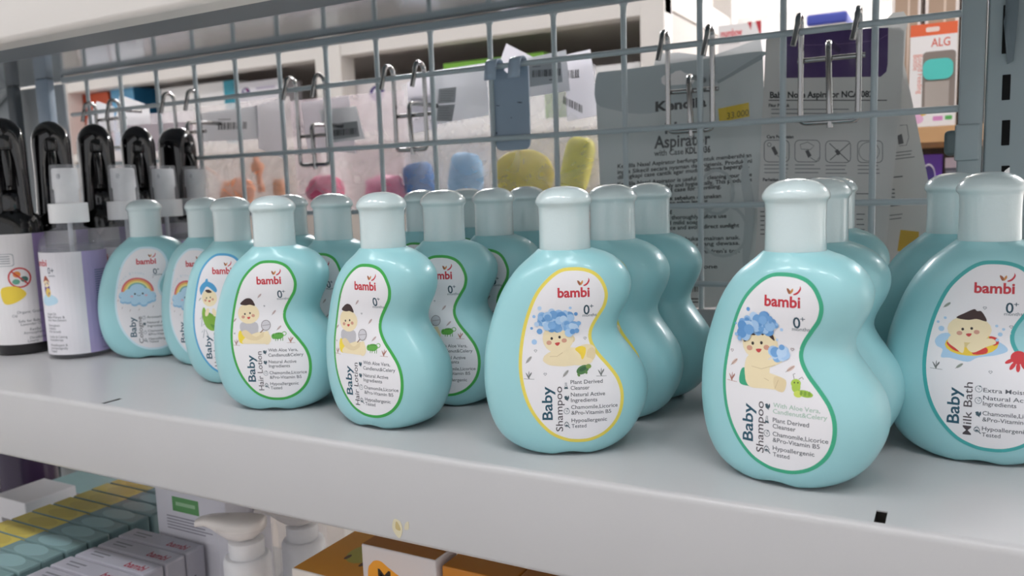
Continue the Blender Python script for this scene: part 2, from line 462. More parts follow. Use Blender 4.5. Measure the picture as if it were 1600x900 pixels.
# clip plate on that post
c0 = at(1487, 195, YM-.012); c1 = at(1530, 250, YM-.012)
bm = bmesh.new(); add_box(bm, Vector((c0.x+.002, YM-.0095, c1.z))-pr.location, Vector((c1.x, YM-.0062, c0.z))-pr.location, .0014, seg=3)
link('clip_plate', mesh_of(bm, 'clip_plate', GREY_METAL, smooth=35), pr)
c0 = at(1476, 205, YM); c1 = at(1490, 243, YM)
bm = bmesh.new(); add_box(bm, Vector((c0.x, YM-.009, c1.z))-pr.location, Vector((a.x+.0012, YM+.012, c0.z))-pr.location, .003, seg=3)
link('clip_tab', mesh_of(bm, 'clip_tab', mat('#5e6c6e', .5), smooth=35), pr)
Yp = YM-.0035
s0 = []
for y0, y1 in ((8, 83), (117, 156), (188, 227), (259, 298), (330, 369), (400, 440)):
    q0 = at(1566.5 - (y0-117)*.012, y0, Yp); q1 = at(1578 - (y0-117)*.012, y1, Yp)
    s0.append(((q0.x, Yp-.0004, q1.z), (q1.x, Yp+.004, q0.z)))
q = at(1540.5, 150, Yp)
rp = post('slotted_upright', (q.x, Yp, -.26), (q.x+.075, Yp+.05, .287), 'grey slotted shelving upright at the right edge, a torn tape strip near its top', s0)
bm = bmesh.new()
T = [(1571, -6), (1573, 14), (1568, 34), (1571, 55), (1575, 80), (1573, 101), (1583, 96), (1586, 70), (1589, 40), (1592, 10), (1592, -6)]
vs = [Vector(at(x, y, Yp-.001))-rp.location+Vector((0, -.0012-.0025*abs(sin(i*1.7)), 0)) for i, (x, y) in enumerate(T)]
bm.faces.new([bm.verts.new(v) for v in vs])
bmesh.ops.triangulate(bm, faces=bm.faces)
o = link('torn_tape', mesh_of(bm, 'torn_tape', mat('#748086', .6)), rp); md = o.modifiers.new('t', 'SOLIDIFY'); md.thickness = .0006
o['label'] = 'torn strip of grey tape hanging down'
# left uprights and the neighbouring bay's side
a = at(66, 150, YM); b = at(82, 150, YM)
post('grid_end_post', (a.x-.004, YM-.006, -.24), (b.x, YM+.004, .288), 'bluish grey post where the wire grid ends at left', m=STEEL_BLUE)
a = at(24, 150, YM+.02); b = at(36, 150, YM+.02)
post('slotted_upright', (a.x, YM+.008, -.26), (b.x, YM+.018, .288), 'dark grey upright behind the black sprayers at far left', m=mat('#4d555b', .5))
bp = empty('bay_side_panel', (-1.15, YM+.03, -.26), 0, 'pale grey panel with a diagonal brace behind the far left upright', 'panel')
bm = bmesh.new(); add_box(bm, (-.25, 0, 0), (.262, .004, .5468), .001)
link('panel_sheet', mesh_of(bm, 'panel_sheet', mat('#9aa1a5', .45, var=.03, scale=8)), bp)
bm = bmesh.new()
u0 = at(-40, 196, YM+.024)-bp.location; u1 = at(30, 120, YM+.024)-bp.location
add_tube(bm, [u0, u1], .006, 8); u2 = at(-40, 80, YM+.024)-bp.location; add_tube(bm, [u2, u1], .004, 8)
link('diagonal_brace', mesh_of(bm, 'diagonal_brace', mat('#a9b0b3', .4), smooth=40), bp)

# ================================================================== THE AQUA BOTTLES
LEFT = [(-.0100, .0), (-.0205, .0006), (-.0278, .0036), (-.0330, .0085), (-.0368, .0165), (-.0390, .0265), (-.0397, .0385), (-.0386, .0530), (-.0351, .0680), (-.0301, .0815), (-.0236, .0925), (-.0178, .0990), (-.0138, .1030)]
RIGHT = [(.0100, .0), (.0180, .0006), (.0250, .0038), (.0305, .0090), (.0352, .0170), (.0382, .0255), (.0387, .0340), (.0362, .0430), (.0306, .0515), (.0260, .0580), (.0243, .0630), (.0260, .0690), (.0295, .0760), (.0314, .0825), (.0310, .0885), (.0283, .0945), (.0228, .0998), (.0138, .1030)]
DEPTH = [(.0150, 0), (.0188, .0006), (.0208, .0036), (.0219, .0085), (.0226, .0165), (.0229, .0260), (.0227, .0360), (.0216, .0480), (.0200, .0600), (.0199, .0680), (.0206, .0780), (.0203, .0870), (.0182, .0950), (.0148, .1000), (.0134, .1030)]
def lookup(tab):
    S = spline(tab, 12)
    def f(z):
        for (a, za), (b, zb) in zip(S, S[1:]):
            if za <= z <= zb and zb > za: return a+(b-a)*(z-za)/(zb-za)
        return S[-1][0] if z > S[-1][1] else S[0][0]
    return f
def widen(tab, k): return [(x*(1+(k-1)*min(1, max(0, (.103-z)/.012))), z) for x, z in tab]
fl, fr, fd = lookup(widen(LEFT, 1.10)), lookup(widen(RIGHT, 1.055)), lookup(DEPTH)
def bottle_body():
    bm = bmesh.new(); n = 72
    zs = [.0, .0004, .0012, .0024, .004, .006, .0085] + [.0085+(.1030-.0085)*i/44 for i in range(1, 45)]
    rings = []
    for z in zs:
        xa, xb, d = fl(z), fr(z), fd(z)
        c = (xa+xb)/2; a = (xb-xa)/2
        k = max(0, (z-.09)/.013)
        e = 2.45*(1-min(1, k)) + 2.0*min(1, k)
        ring = []
        for i in range(n):
            th = 2*pi*i/n; cs, sn = cos(th), sin(th)
            x = c + a*math.copysign(abs(cs)**(2/e), cs); y = d*math.copysign(abs(sn)**(2/e), sn)
            zz = z
            if z < .0045 and abs(x) < .011:   # the small arch under the base
                zz += .0016*(cos(pi*x/.022)**2)*(1-z/.0045)
            ring.append(bm.verts.new((x, y, zz)))
        rings.append(ring)
    for a, b in zip(rings, rings[1:]):
        for i in range(n): bm.faces.new((a[i], a[(i+1) % n], b[(i+1) % n], b[i]))
    bm.faces.new(rings[-1])
    cen = bm.verts.new((0, 0, .0018))
    for i in range(n): bm.faces.new((rings[0][i], rings[0][(i+1) % n], cen))
    # short neck hidden under the cap
    bmesh.ops.recalc_face_normals(bm, faces=bm.faces)
    bvh = BVHTree.FromBMesh(bm)
    return mesh_of(bm, 'body', BOTTLE, smooth=50), bvh
BODY, BVH = bottle_body()
def bottle_cap():
    bm = bmesh.new()
    add_lathe(bm, [(.0120, .1026), (.01295, .1029), (.0131, .1036), (.0130, .1075), (.01285, .113), (.01285, .119), (.0130, .1238), (.0134, .1250), (.0142, .1258), (.0144, .1268), (.0143, .1278), (.0137, .1292), (.0124, .1310), (.0102, .1326), (.0074, .1338), (.0042, .13445), (.0012, .1347)], 64)
    return mesh_of(bm, 'cap', CAPM, smooth=50)
CAP = bottle_cap()
def film_tab():
    bm = bmesh.new()
    add_tube(bm, [(.006, 0, .1332), (.0065, -.0004, .1348), (.0072, -.0003, .1362)], [.0015, .0009, .0002], 8)
    return mesh_of(bm, 'shrink_film_tab', film('shrink film', .55, bump=.2))
TAB = film_tab()
def on_bottle(cx, cy):
    """label frame (u right, v down, label about 500 x 850 units) on to the bottle's front"""
    x = (cx-279.5)*.000103; z = .0963-.000103*cy
    h, n, i, d = BVH.ray_cast(Vector((x, -1, z)), Vector((0, 1, 0)))
    if h is None: h, n = Vector((x, -.01, z)), Vector((0, -1, 0))
    if n.y > 0: n = -n
    return h, n
OUT = [(310, 12), (250, 20), (190, 60), (130, 130), (85, 230), (55, 340), (40, 460), (45, 560), (70, 660), (115, 745), (180, 815), (250, 850), (310, 860), (380, 855), (450, 825), (505, 770), (535, 700), (540, 620), (520, 550), (480, 490), (430, 430), (400, 380), (393, 340), (405, 300), (435, 250), (465, 200), (475, 140), (455, 80), (420, 40), (370, 18)]
def inset(P, d):
    N = len(P); o = []
    for i in range(N):
        a, b = P[i-1], P[(i+1) % N]; dx, dy = b[0]-a[0], b[1]-a[1]; L = math.hypot(dx, dy) or 1
        o.append((P[i][0]-dy/L*d*-1*-1, P[i][1]+dx/L*d))
    return o
OUTS = spline(OUT, 4, True)
_ar = sum(a[0]*b[1]-b[0]*a[1] for a, b in zip(OUTS, OUTS[1:]+OUTS[:1]))
INS = inset(OUTS, 13 if _ar > 0 else -13)
SKIN, SKIN2, CHEEK, HAIR = '#ecdcb6', '#e2cfa6', '#cf9a84', '#3a2422'
def heart(A, x, y, s=7, h='#55626a'): A.stroke([(x, y+s), (x-s, y-s*.2), (x-s*.5, y-s*.8), (x, y-s*.3), (x+s*.5, y-s*.8), (x+s, y-s*.2)], 2.2, h, True)
def leaf(A, x, y, rot, h, s=20):
    A.ell(x, y, s, s*.36, h, rot, 12); c, q = cos(R(rot)), sin(R(rot)); A.stroke([(x-s*1.25*c, y-s*1.25*q), (x+s*.8*c, y+s*.8*q)], 1.8, '#6b6560')
def grass(A, x, y, h):
    A.stroke([(x-24, y+16), (x+26, y+18)], 1.8, h)
    for dx, dy, b in ((-14, -14, -4), (1, -22, 2), (13, -16, 5)): A.blob([(x-2, y+15), (x+dx*.6+b, y+dy*.4), (x+dx, y+dy), (x+dx*.5-b, y), (x+3, y+15)], h, 3)
def face(A, x, y, r, eyes=.22):
    A.ell(x-r*.4-2, y-r*.02, r*.085, r*.10, '#2a2223'); A.ell(x+r*.08+2, y-r*.1, r*.085, r*.10, '#2a2223')
    A.ell(x-r*.62, y+r*.27, r*.18, r*.15, CHEEK); A.ell(x+r*.42, y+r*.14, r*.18, r*.15, CHEEK)
    A.blob([(x-r*.22, y+r*.3), (x+r*.12, y+r*.26), (x+r*.02, y+r*.46), (x-r*.12, y+r*.46)], '#c2403f', 3)
def foam(A, pts, seed):
    rnd = random.Random(seed); C = ['#7fb0e0', '#a6c9ec', '#6fa3d8', '#b9d4f0', '#94bde6', '#5f97d0']
    for x, y, r in pts: A.ell(x, y, r, r, rnd.choice(C), 0, 12)
def cloud_hair(A, cx, cy, rx, ry, n, seed):
    rnd = random.Random(seed); P = []
    for i in range(n):
        a = rnd.uniform(0, 2*pi); q = math.sqrt(rnd.random())
        P.append((cx+rx*q*cos(a), cy+ry*q*sin(a), rnd.uniform(12, 24)))
    foam(A, P, seed+1)
def common(A, head, lines, y0s, border):
    A.text('bambi', 236, 152, 64, RED, width=152, bold=.03)
    A.blob([(341, 98), (332, 84), (331, 74), (340, 78), (348, 90)], '#9a5a3a', 3); A.blob([(346, 98), (347, 84), (356, 74), (357, 86)], '#c98a4a', 3)
    A.blob([(358, 98), (374, 88), (383, 74), (384, 63), (389, 76), (380, 93), (366, 101)], RED, 3)
    A.text('0', 357, 238, 66, '#1d4454', width=29, bold=.012); A.text('+', 386, 211, 34, '#1d4454', width=19)
    A.text('months', 352, 250, 22, '#3b5560', width=68)
    A.text('Baby', 195, 745, 70, NAVY, rot=-90, width=165, bold=.016)
    A.text(head[0], 244, head[1], 48, '#4a4348', rot=-90, width=head[2], bold=.004)
    for (l, x1, dy, c), y in zip(lines, y0s):
        A.text(l, 286, y, 27, c, width=x1-286, skew=0, bold=.008)
def icon(A, k, x, y, c='#3b5560'):
    if k == 0: A.blob([(x-10, y-6), (x+2, y-10), (x+4, y+2), (x-2, y+8)], c, 3); A.blob([(x, y+10), (x+10, y-12), (x+13, y), (x+8, y+9)], c, 3); A.stroke([(x-8, y+4), (x+8, y+14)], 3, c)
    if k == 1: A.stroke([(x-3, y-17), (x+3, y-17), (x+3, y-4), (x+9, y+12), (x-9, y+12), (x-3, y-4)], 2.2, c, True); A.poly([(x-5, y+3), (x+5, y+3), (x+9, y+12), (x-9, y+12)], c)
    if k == 2: A.ring(x, y, 13, 14, 2, c, 16); A.stroke([(x-4, y-6), (x+2, y+5), (x+5, y-5)], 2, c); A.ell(x+5, y-12, 4, 3, c)
    if k == 3: A.ring(x-2, y, 11, 10, 2.5, c, 14); A.stroke([(x+5, y+7), (x+14, y+17)], 4, c); A.stroke([(x-10, y-9), (x-2, y-17), (x+6, y-9)], 2, c); A.ell(x-2, y+3, 7, 4, c)
G = GREYTXT
def label_art(kind):
    A = Art()
    border = {'cologne': '#cfe6ef', 'lotion_blue': '#4fa3cf', 'lotion_green': '#3aa648', 'shampoo_yellow': '#e6d45a', 'shampoo_green': '#3aa982', 'milk_bath': '#43a9a8'}[kind]
    A.poly(INS, '#e9e7ea')
    N_ = len(OUTS); A.items.append((OUTS+inset(OUTS, 16 if _ar > 0 else -16), [(i, (i+1) % N_, N_+(i+1) % N_, N_+i) for i in range(N_)], border))
    L4 = [('Chamomile,Licorice', 510, 0, G), ('&Pro-Vitamin B5', 478, 0, G), ('Hypoallergenic', 457, 0, G), ('Tested', 357, 0, G)]
    if kind == 'shampoo_yellow':
        common(A, ('Shampoo', 803, 222), [('Plant Derived', 440, 0, G), ('Cleanser', 376, 0, G), ('Natural Active', 450, 0, G), ('Ingredients', 412, 0, G)]+L4, (570, 598, 630, 658, 692, 720, 758, 786), border)
        for k, y in ((1, 580), (0, 637), (2, 702), (3, 770)): icon(A, k, 264, y)
        A.ell(275, 440, 118, 44, SKIN, -4); A.ell(350, 425, 62, 38, SKIN, -20); A.ell(388, 432, 22, 32, SKIN2, 10); A.ell(335, 462, 60, 20, SKIN)
        A.blob([(312, 405), (335, 392), (362, 400), (360, 430), (345, 455), (335, 430)], '#efcf3f')
        A.blob([(157, 455), (180, 440), (240, 432), (262, 452), (240, 478), (190, 478)], SKIN); A.stroke([(190, 436), (225, 436), (250, 420), (270, 402)], 2, '#c9b48a')
        A.ell(302, 357, 11, 15, SKIN2); A.ell(232, 350, 74, 72, SKIN); face(A, 232, 352, 70)
        cloud_hair(A, 222, 262, 78, 44, 46, 3); cloud_hair(A, 290, 300, 26, 26, 10, 5)
        foam(A, [(148, 203, 10), (120, 243, 8), (107, 300, 7), (145, 315, 14), (118, 366, 13), (294, 204, 7), (320, 234, 9), (332, 280, 11), (322, 316, 12), (150, 250, 12), (132, 280, 12)], 9)
        A.ell(346, 503, 32, 20, '#4a7a45', -25); A.ell(374, 488, 13, 11, '#7f9a4a'); A.ell(326, 527, 9, 6, '#5f8648', 60); A.ell(362, 516, 8, 6, '#5f8648', 60); A.ell(346, 500, 18, 9, '#33603a', -25)
        heart(A, 123, 408); heart(A, 361, 355); heart(A, 166, 520); leaf(A, 90, 450, -50, '#a9a9a8'); leaf(A, 265, 518, -50, '#a9a9a8'); grass(A, 87, 527, '#6f7472'); grass(A, 434, 520, '#6f7472')
    elif kind == 'shampoo_green':
        common(A, ('Shampoo', 787, 225), [('With Aloe Vera,', 478, 0, '#a3bfae'), ('Candlenut&Celery', 505, 0, '#a3bfae'), ('Plant Derived', 437, 0, G), ('Cleanser', 384, 0, G)]+L4, (578, 604, 642, 668, 702, 728, 764, 792), border)
        for k, y in ((0, 578), (1, 638), (2, 696), (3, 766)): icon(A, k, 260, y)
        A.blob([(140, 430), (125, 470), (130, 500), (165, 505), (200, 500), (190, 440)], '#37a57d'); A.blob([(150, 400), (170, 372), (240, 372), (262, 420), (250, 490), (170, 500), (150, 450)], SKIN)
        A.blob([(165, 480), (230, 438), (300, 446), (335, 462), (325, 500), (250, 505), (180, 508)], SKIN); A.blob([(285, 450), (335, 460), (328, 508), (290, 500)], SKIN2); A.stroke([(240, 462), (262, 470)], 2, '#c9b48a'); A.stroke([(290, 500), (303, 462)], 2, '#c9b48a')
        A.blob([(165, 410), (220, 430), (300, 395), (318, 372), (300, 352), (270, 378), (210, 395)], SKIN); A.stroke([(180, 418), (225, 425), (285, 402)], 2, '#c9b48a')
        A.ell(212, 318, 80, 72, SKIN); A.blob([(140, 318), (134, 280), (170, 250), (222, 242), (262, 262), (278, 300), (255, 285), (240, 270), (225, 282), (205, 268), (190, 285), (165, 285), (158, 305)], HAIR); face(A, 212, 322, 74)
        cloud_hair(A, 208, 232, 76, 40, 46, 13); cloud_hair(A, 145, 262, 30, 30, 12, 15); cloud_hair(A, 298, 348, 28, 26, 13, 17)
        foam(A, [(160, 174, 9), (98, 242, 5), (104, 288, 8), (120, 305, 10), (290, 228, 6), (308, 250, 7), (288, 295, 6), (262, 220, 7)], 19)
        A.ell(378, 482, 18, 24, '#a9c84a'); A.ell(415, 506, 32, 14, '#98bb40', 8); A.ell(388, 510, 18, 14, '#c8d85c'); A.ell(376, 468, 20, 19, '#a9c84a'); A.ell(370, 465, 2.6, 3.4, '#2a2223'); A.ell(384, 464, 2.6, 3.4, '#2a2223')
        for x in (400, 416, 432): A.ell(x, 505, 5, 10, '#7da23a')
        A.stroke([(368, 450), (362, 432), (370, 428)], 2.2, '#4a4a3a'); A.stroke([(386, 450), (398, 440), (404, 448)], 2.2, '#4a4a3a')
        heart(A, 82, 362, 7, '#7a5a5a'); heart(A, 351, 330, 7, '#7a5a5a'); leaf(A, 97, 410, -45, '#d6b9ae'); leaf(A, 350, 410, -40, '#d6b9ae'); grass(A, 88, 478, '#a8705f')
    elif kind in ('lotion_green', 'lotion_blue'):
        blue = kind == 'lotion_blue'
        common(A, ('Hair Lotion', 798, 240), [('With Aloe Vera,', 466, 0, G if not blue else '#9fb9c9'), ('Candlenut&Celery', 497, 0, G if not blue else '#9fb9c9'), ('Natural Active', 455, 0, G), ('Ingredients', 415, 0, G)]+L4, (560, 590, 630, 656, 698, 726, 766, 792), border)
        for k, y in ((0, 562), (0, 625), (2, 692), (3, 768)): icon(A, k, 263, y)
        if not blue:
            A.blob([(108, 432), (94, 465), (104, 505), (135, 508), (145, 450)], '#efd63f'); A.blob([(112, 390), (160, 378), (220, 388), (226, 440), (200, 470), (118, 440)], '#bdbbc0')
            A.blob([(122, 508), (150, 470), (240, 440), (300, 460), (295, 508), (200, 512)], SKIN); A.blob([(118, 445), (150, 430), (210, 470), (262, 440), (268, 462), (215, 492), (150, 480)], SKIN2); A.blob([(262, 450), (290, 440), (300, 505), (268, 512)], SKIN)
            A.ell(166, 330, 70, 62, SKIN); face(A, 170, 334, 62)
            A.blob([(116, 272), (140, 248), (168, 236), (196, 244), (212, 282), (180, 276), (150, 280)], HAIR)
            A.ring(275, 402, 28, 30, 4, '#8a8487'); A.ell(275, 402, 25, 27, '#cfcdd2'); A.stroke([(258, 428), (240, 446)], 6, '#8a6a5a'); A.stroke([(252, 404), (298, 398)], 4, '#a59fa5')
            A.ell(352, 466, 32, 20, '#5faa46', -5); A.ell(326, 468, 17, 17, '#5faa46'); A.ring(386, 454, 12, 11, 4, '#5faa46'); A.ell(320, 464, 3, 3, '#1d2a18')
            for x in (335, 348, 366, 378): A.stroke([(x, 478), (x, 496)], 4, '#4a8f3a')
            for x in (338, 352, 366): A.ell(x, 452, 5, 4, '#3f8436')
            heart(A, 108, 202, 7, '#7a6a6a'); heart(A, 270, 285, 5); leaf(A, 247, 222, -45, '#cdb8b8', 17); leaf(A, 326, 325, -50, '#cdb8b8', 17); leaf(A, 356, 418, -45, '#cdb8b8', 17); leaf(A, 74, 370, -45, '#cdb8b8', 15); grass(A, 80, 505, '#a8827a'); grass(A, 425, 492, '#a8705f'); heart(A, 70, 450, 5)
        else:
            A.blob([(120, 300), (115, 250), (170, 205), (230, 220), (258, 262), (240, 280), (180, 240), (140, 280)], '#4b9fd0'); A.ell(180, 206, 12, 22, '#4b9fd0', 20)
            A.blob([(150, 360), (200, 350), (240, 400), (262, 470), (240, 520), (200, 520), (160, 470)], '#e9e7ea'); A.blob([(130, 400), (150, 392), (190, 480), (235, 500), (262, 455), (270, 470), (258, 522), (215, 548), (160, 520), (128, 450)], '#7fae3c'); A.blob([(195, 500), (235, 505), (262, 460), (268, 500), (230, 538)], '#5f9432')
            A.ell(190, 320, 62, 60, SKIN); A.ell(170, 420, 16, 30, SKIN, 20); A.ell(228, 420, 16, 30, SKIN, -20); face(A, 192, 322, 58); A.blob([(160, 268), (190, 262), (215, 280), (180, 285)], HAIR)
            A.stroke([(290, 300), (298, 350)], 9, '#5a5553'); A.stroke([(110, 470), (130, 440), (120, 520), (150, 500)], 4, '#6b7c80'); A.stroke([(120, 560), (146, 540), (132, 600)], 4, '#6b7c80'); A.stroke([(160, 545), (178, 590)], 4, '#6b7c80')
            leaf(A, 330, 420, -50, '#b9c4b6', 14); leaf(A, 110, 330, -45, '#b9c4b6', 14); heart(A, 330, 500, 6); heart(A, 350, 470, 5)
    elif kind == 'milk_bath':
        common(A, ('Milk Bath', 792, 240), [('Extra Moist', 445, 0, G), ('Natural Active', 487, 0, G), ('Ingredients', 412, 0, G)]+L4, (590, 624, 650, 694, 722, 764, 792), border)
        for k, y in ((2, 578), (2, 630), (0, 690), (3, 764)): icon(A, k, 268, y)
        A.blob([(90, 370), (130, 340), (240, 350), (330, 365), (372, 402), (330, 425), (260, 440), (220, 462), (150, 450), (115, 450), (120, 415), (95, 400)], '#a9cbe6')
        A.ell(232, 385, 104, 50, '#e8c63f', -4)
        for P in ([(135, 385), (160, 372), (188, 418), (160, 412)], [(240, 428), (292, 420), (290, 395), (244, 402)], [(300, 345), (330, 352), (336, 375), (318, 385), (305, 372)], [(150, 345), (180, 338), (182, 355), (160, 362)]): A.blob(P, '#cf3a34', 3)
        A.ell(232, 368, 72, 32, '#d9c487', -4); A.blob([(140, 380), (150, 350), (190, 340), (205, 385), (200, 425), (170, 405)], SKIN); A.blob([(215, 395), (250, 365), (310, 355), (325, 375), (290, 392), (240, 420)], SKIN)
        A.ell(222, 318, 86, 60, SKIN); face(A, 224, 320, 64)
        A.blob([(170, 268), (205, 244), (238, 226), (250, 234), (268, 236), (288, 278), (250, 270), (215, 276)], HAIR)
        for x, y, r in ((112, 322, 12), (98, 292, 6), (126, 272, 6), (326, 298, 6), (340, 335, 9), (352, 312, 6), (330, 360, 7)): A.ell(x, y, r, r, '#a9cbe6')
        A.ell(412, 432, 30, 28, '#cf3a40'); 
        for x, y, r in ((380, 448, 60), (392, 468, 30), (412, 474, 0), (432, 466, -30), (442, 452, -50)): A.ell(x, y, 8, 20, '#cf3a40', r)
        leaf(A, 133, 212, -40, '#9aa39a', 17); leaf(A, 190, 482, -40, '#9aa39a', 17); heart(A, 279, 218); heart(A, 380, 300); heart(A, 310, 500); grass(A, 96, 488, '#6f7472'); grass(A, 460, 500, '#6f7472')
    else:
        common(A, ('Cologne', 800, 222), [('Aromatherapy', 472, 0, G), ('Natural Active', 468, 0, G), ('Ingredients', 425, 0, G)]+L4, (596, 640, 668, 710, 738, 776, 800), border)
        for k, y in ((2, 590), (0, 640), (2, 712), (3, 778)): icon(A, k, 262, y)
        for r, c in ((118, '#d9656a'), (103, '#e8b25c'), (88, '#efe08a'), (73, '#79b5b0')): A.ring(224, 378, r, r*.93, 17, c, 18, 180, 360)
        P = [(110, 400, 34), (160, 385, 44), (225, 362, 66), (285, 385, 46), (330, 410, 36), (230, 420, 70), (150, 430, 44), (300, 435, 44), (110, 440, 26), (200, 462, 30), (270, 468, 30), (340, 440, 24)]
        for x, y, r in P: A.ell(x, y+8, r, r*.8, '#8fbfdf')
        for x, y, r in P: A.ell(x, y-4, r*.9, r*.7, '#b5d9ee')
        for x in (205, 265): A.ell(x, 393, 7, 8, '#2a2f3a')
        A.ring(235, 398, 14, 11, 3.5, '#2a2f3a', 10, 20, 160); A.ell(180, 412, 12, 8, '#d9b3c4'); A.ell(290, 408, 12, 8, '#d9b3c4')
        for i, ch in enumerate('Cotton Blooms'):
            a = R(195+i*8.2)
            if ch != ' ': A.text(ch, 224+140*cos(a), 378+150*sin(a), 26, '#b9cfdc', rot=195+i*8.2+90, align='c')
        for x, y in ((105, 180), (352, 260), (420, 520), (100, 500), (160, 525), (230, 520), (340, 500), (70, 440)): leaf(A, x, y, -60, '#dcd2d2', 9)
    return A
LM = {}
def label_mesh(kind):
    if kind not in LM:
        bm = bmesh.new(); mats = []
        label_art(kind).into(bm, mats, on_bottle, .000016, cut=14, rough=.38, base=.00010)
        LM[kind] = mesh_of(bm, 'label', mats, recalc=False)
    return LM[kind]
NAME = {'cologne': 'cologne_bottle', 'lotion_blue': 'hair_lotion_bottle', 'lotion_green': 'hair_lotion_bottle', 'shampoo_yellow': 'shampoo_bottle', 'shampoo_green': 'shampoo_bottle', 'milk_bath': 'milk_bath_bottle'}
GROUP = {'cologne': 'cologne bottles on the shelf', 'lotion_blue': 'hair lotion bottles on the shelf', 'lotion_green': 'hair lotion bottles on the shelf', 'shampoo_yellow': 'shampoo bottles on the shelf', 'shampoo_green': 'shampoo bottles on the shelf', 'milk_bath': 'milk bath bottles on the shelf'}
protos = {}
def bottle(kind, px, y, phi, label, tab=False):
    p = at(px, 345, y)
    if kind not in protos:
        t = empty(NAME[kind], (p.x, y, 0), R(phi)); link('bottle_body', BODY, t); link('cap', CAP, t); link('label', label_mesh(kind), t); protos[kind] = t
    else:
        t = copy_tree(protos[kind]); t.location = (p.x, y, 0); t.rotation_euler = (0, 0, R(phi))
        for ch in [g for c in t.children for g in c.children]: bpy.data.objects.remove(ch)
    tag(t, label, 'bottle', GROUP[kind])
    if tab: link('shrink_film_tab', TAB, [c for c in t.children if c.name.startswith('cap')][0], rotz=R(tab))
    return t
bottle('cologne', 226.5, .136, 38, 'aqua baby cologne bottle with rainbow cloud label, leftmost, beside the clear spray bottle')
bottle('cologne', 319, .132, 11, 'aqua cologne bottle with rainbow cloud label, half hidden behind the blue bordered lotion')
bottle('lotion_blue', 362, .094, 12, 'aqua hair lotion bottle with blue bordered label of a baby in a pea pod')
bottle('lotion_green', 427, .053, 21, 'aqua hair lotion bottle with green bordered label turned to face the camera, front row left')
bottle('lotion_green', 597, .047, -5, 'aqua hair lotion bottle with green bordered label turned aside, middle of the front row')
bottle('lotion_green', 520, .106, 1, 'aqua hair lotion bottle peeking out between the two front green labelled lotions')
bottle('lotion_green', 454, .152, 3, 'aqua lotion bottle far back, only a cap edge seen behind the front left lotion')
bottle('lotion_green', 693.5, .101, 13, 'aqua hair lotion bottle second in its row, half its green bordered label in view')
bottle('lotion_green', 772, .149, 0, 'aqua lotion bottle third in its row, cap left of the yellow bordered shampoo')
bottle('lotion_green', 660, .197, 4, 'aqua lotion bottle at the back, cap just right of the middle front lotion')
bottle('lotion_green', 731, .247, 4, 'aqua lotion bottle farthest back, a dark sliver of cap between two lotion caps')
bottle('lotion_green', 824, .198, 2, 'aqua lotion bottle at the back, cap just left of the yellow labelled shampoo cap')
bottle('shampoo_yellow', 881.5, .047, 26, 'aqua baby shampoo bottle with yellow bordered label of a baby lying in foam, in front')
bottle('shampoo_yellow', 957, .113, -6, 'aqua shampoo bottle right behind the yellow bordered front one, a yellow edge in view')
bottle('shampoo_yellow', 1014, .163, -6, 'aqua shampoo bottle third behind the yellow bordered one, against the grey aspirator card')
bottle('shampoo_green', 1243, .046, -14, 'aqua baby shampoo bottle with green bordered label of a baby sitting in foam, nearest')
bottle('shampoo_green', 1282, .100, -16, 'aqua shampoo bottle directly behind the nearest green bordered one')
bottle('shampoo_green', 1300, .203, -16, 'aqua shampoo bottle third and last behind the nearest green bordered one')
bottle('milk_bath', 1546.5, .110, -3, 'aqua baby milk bath bottle with teal bordered label of a baby in a swim ring', tab=-10)
bottle('milk_bath', 1490, .162, 6, 'aqua milk bath bottle behind the one at the right edge, label hidden')

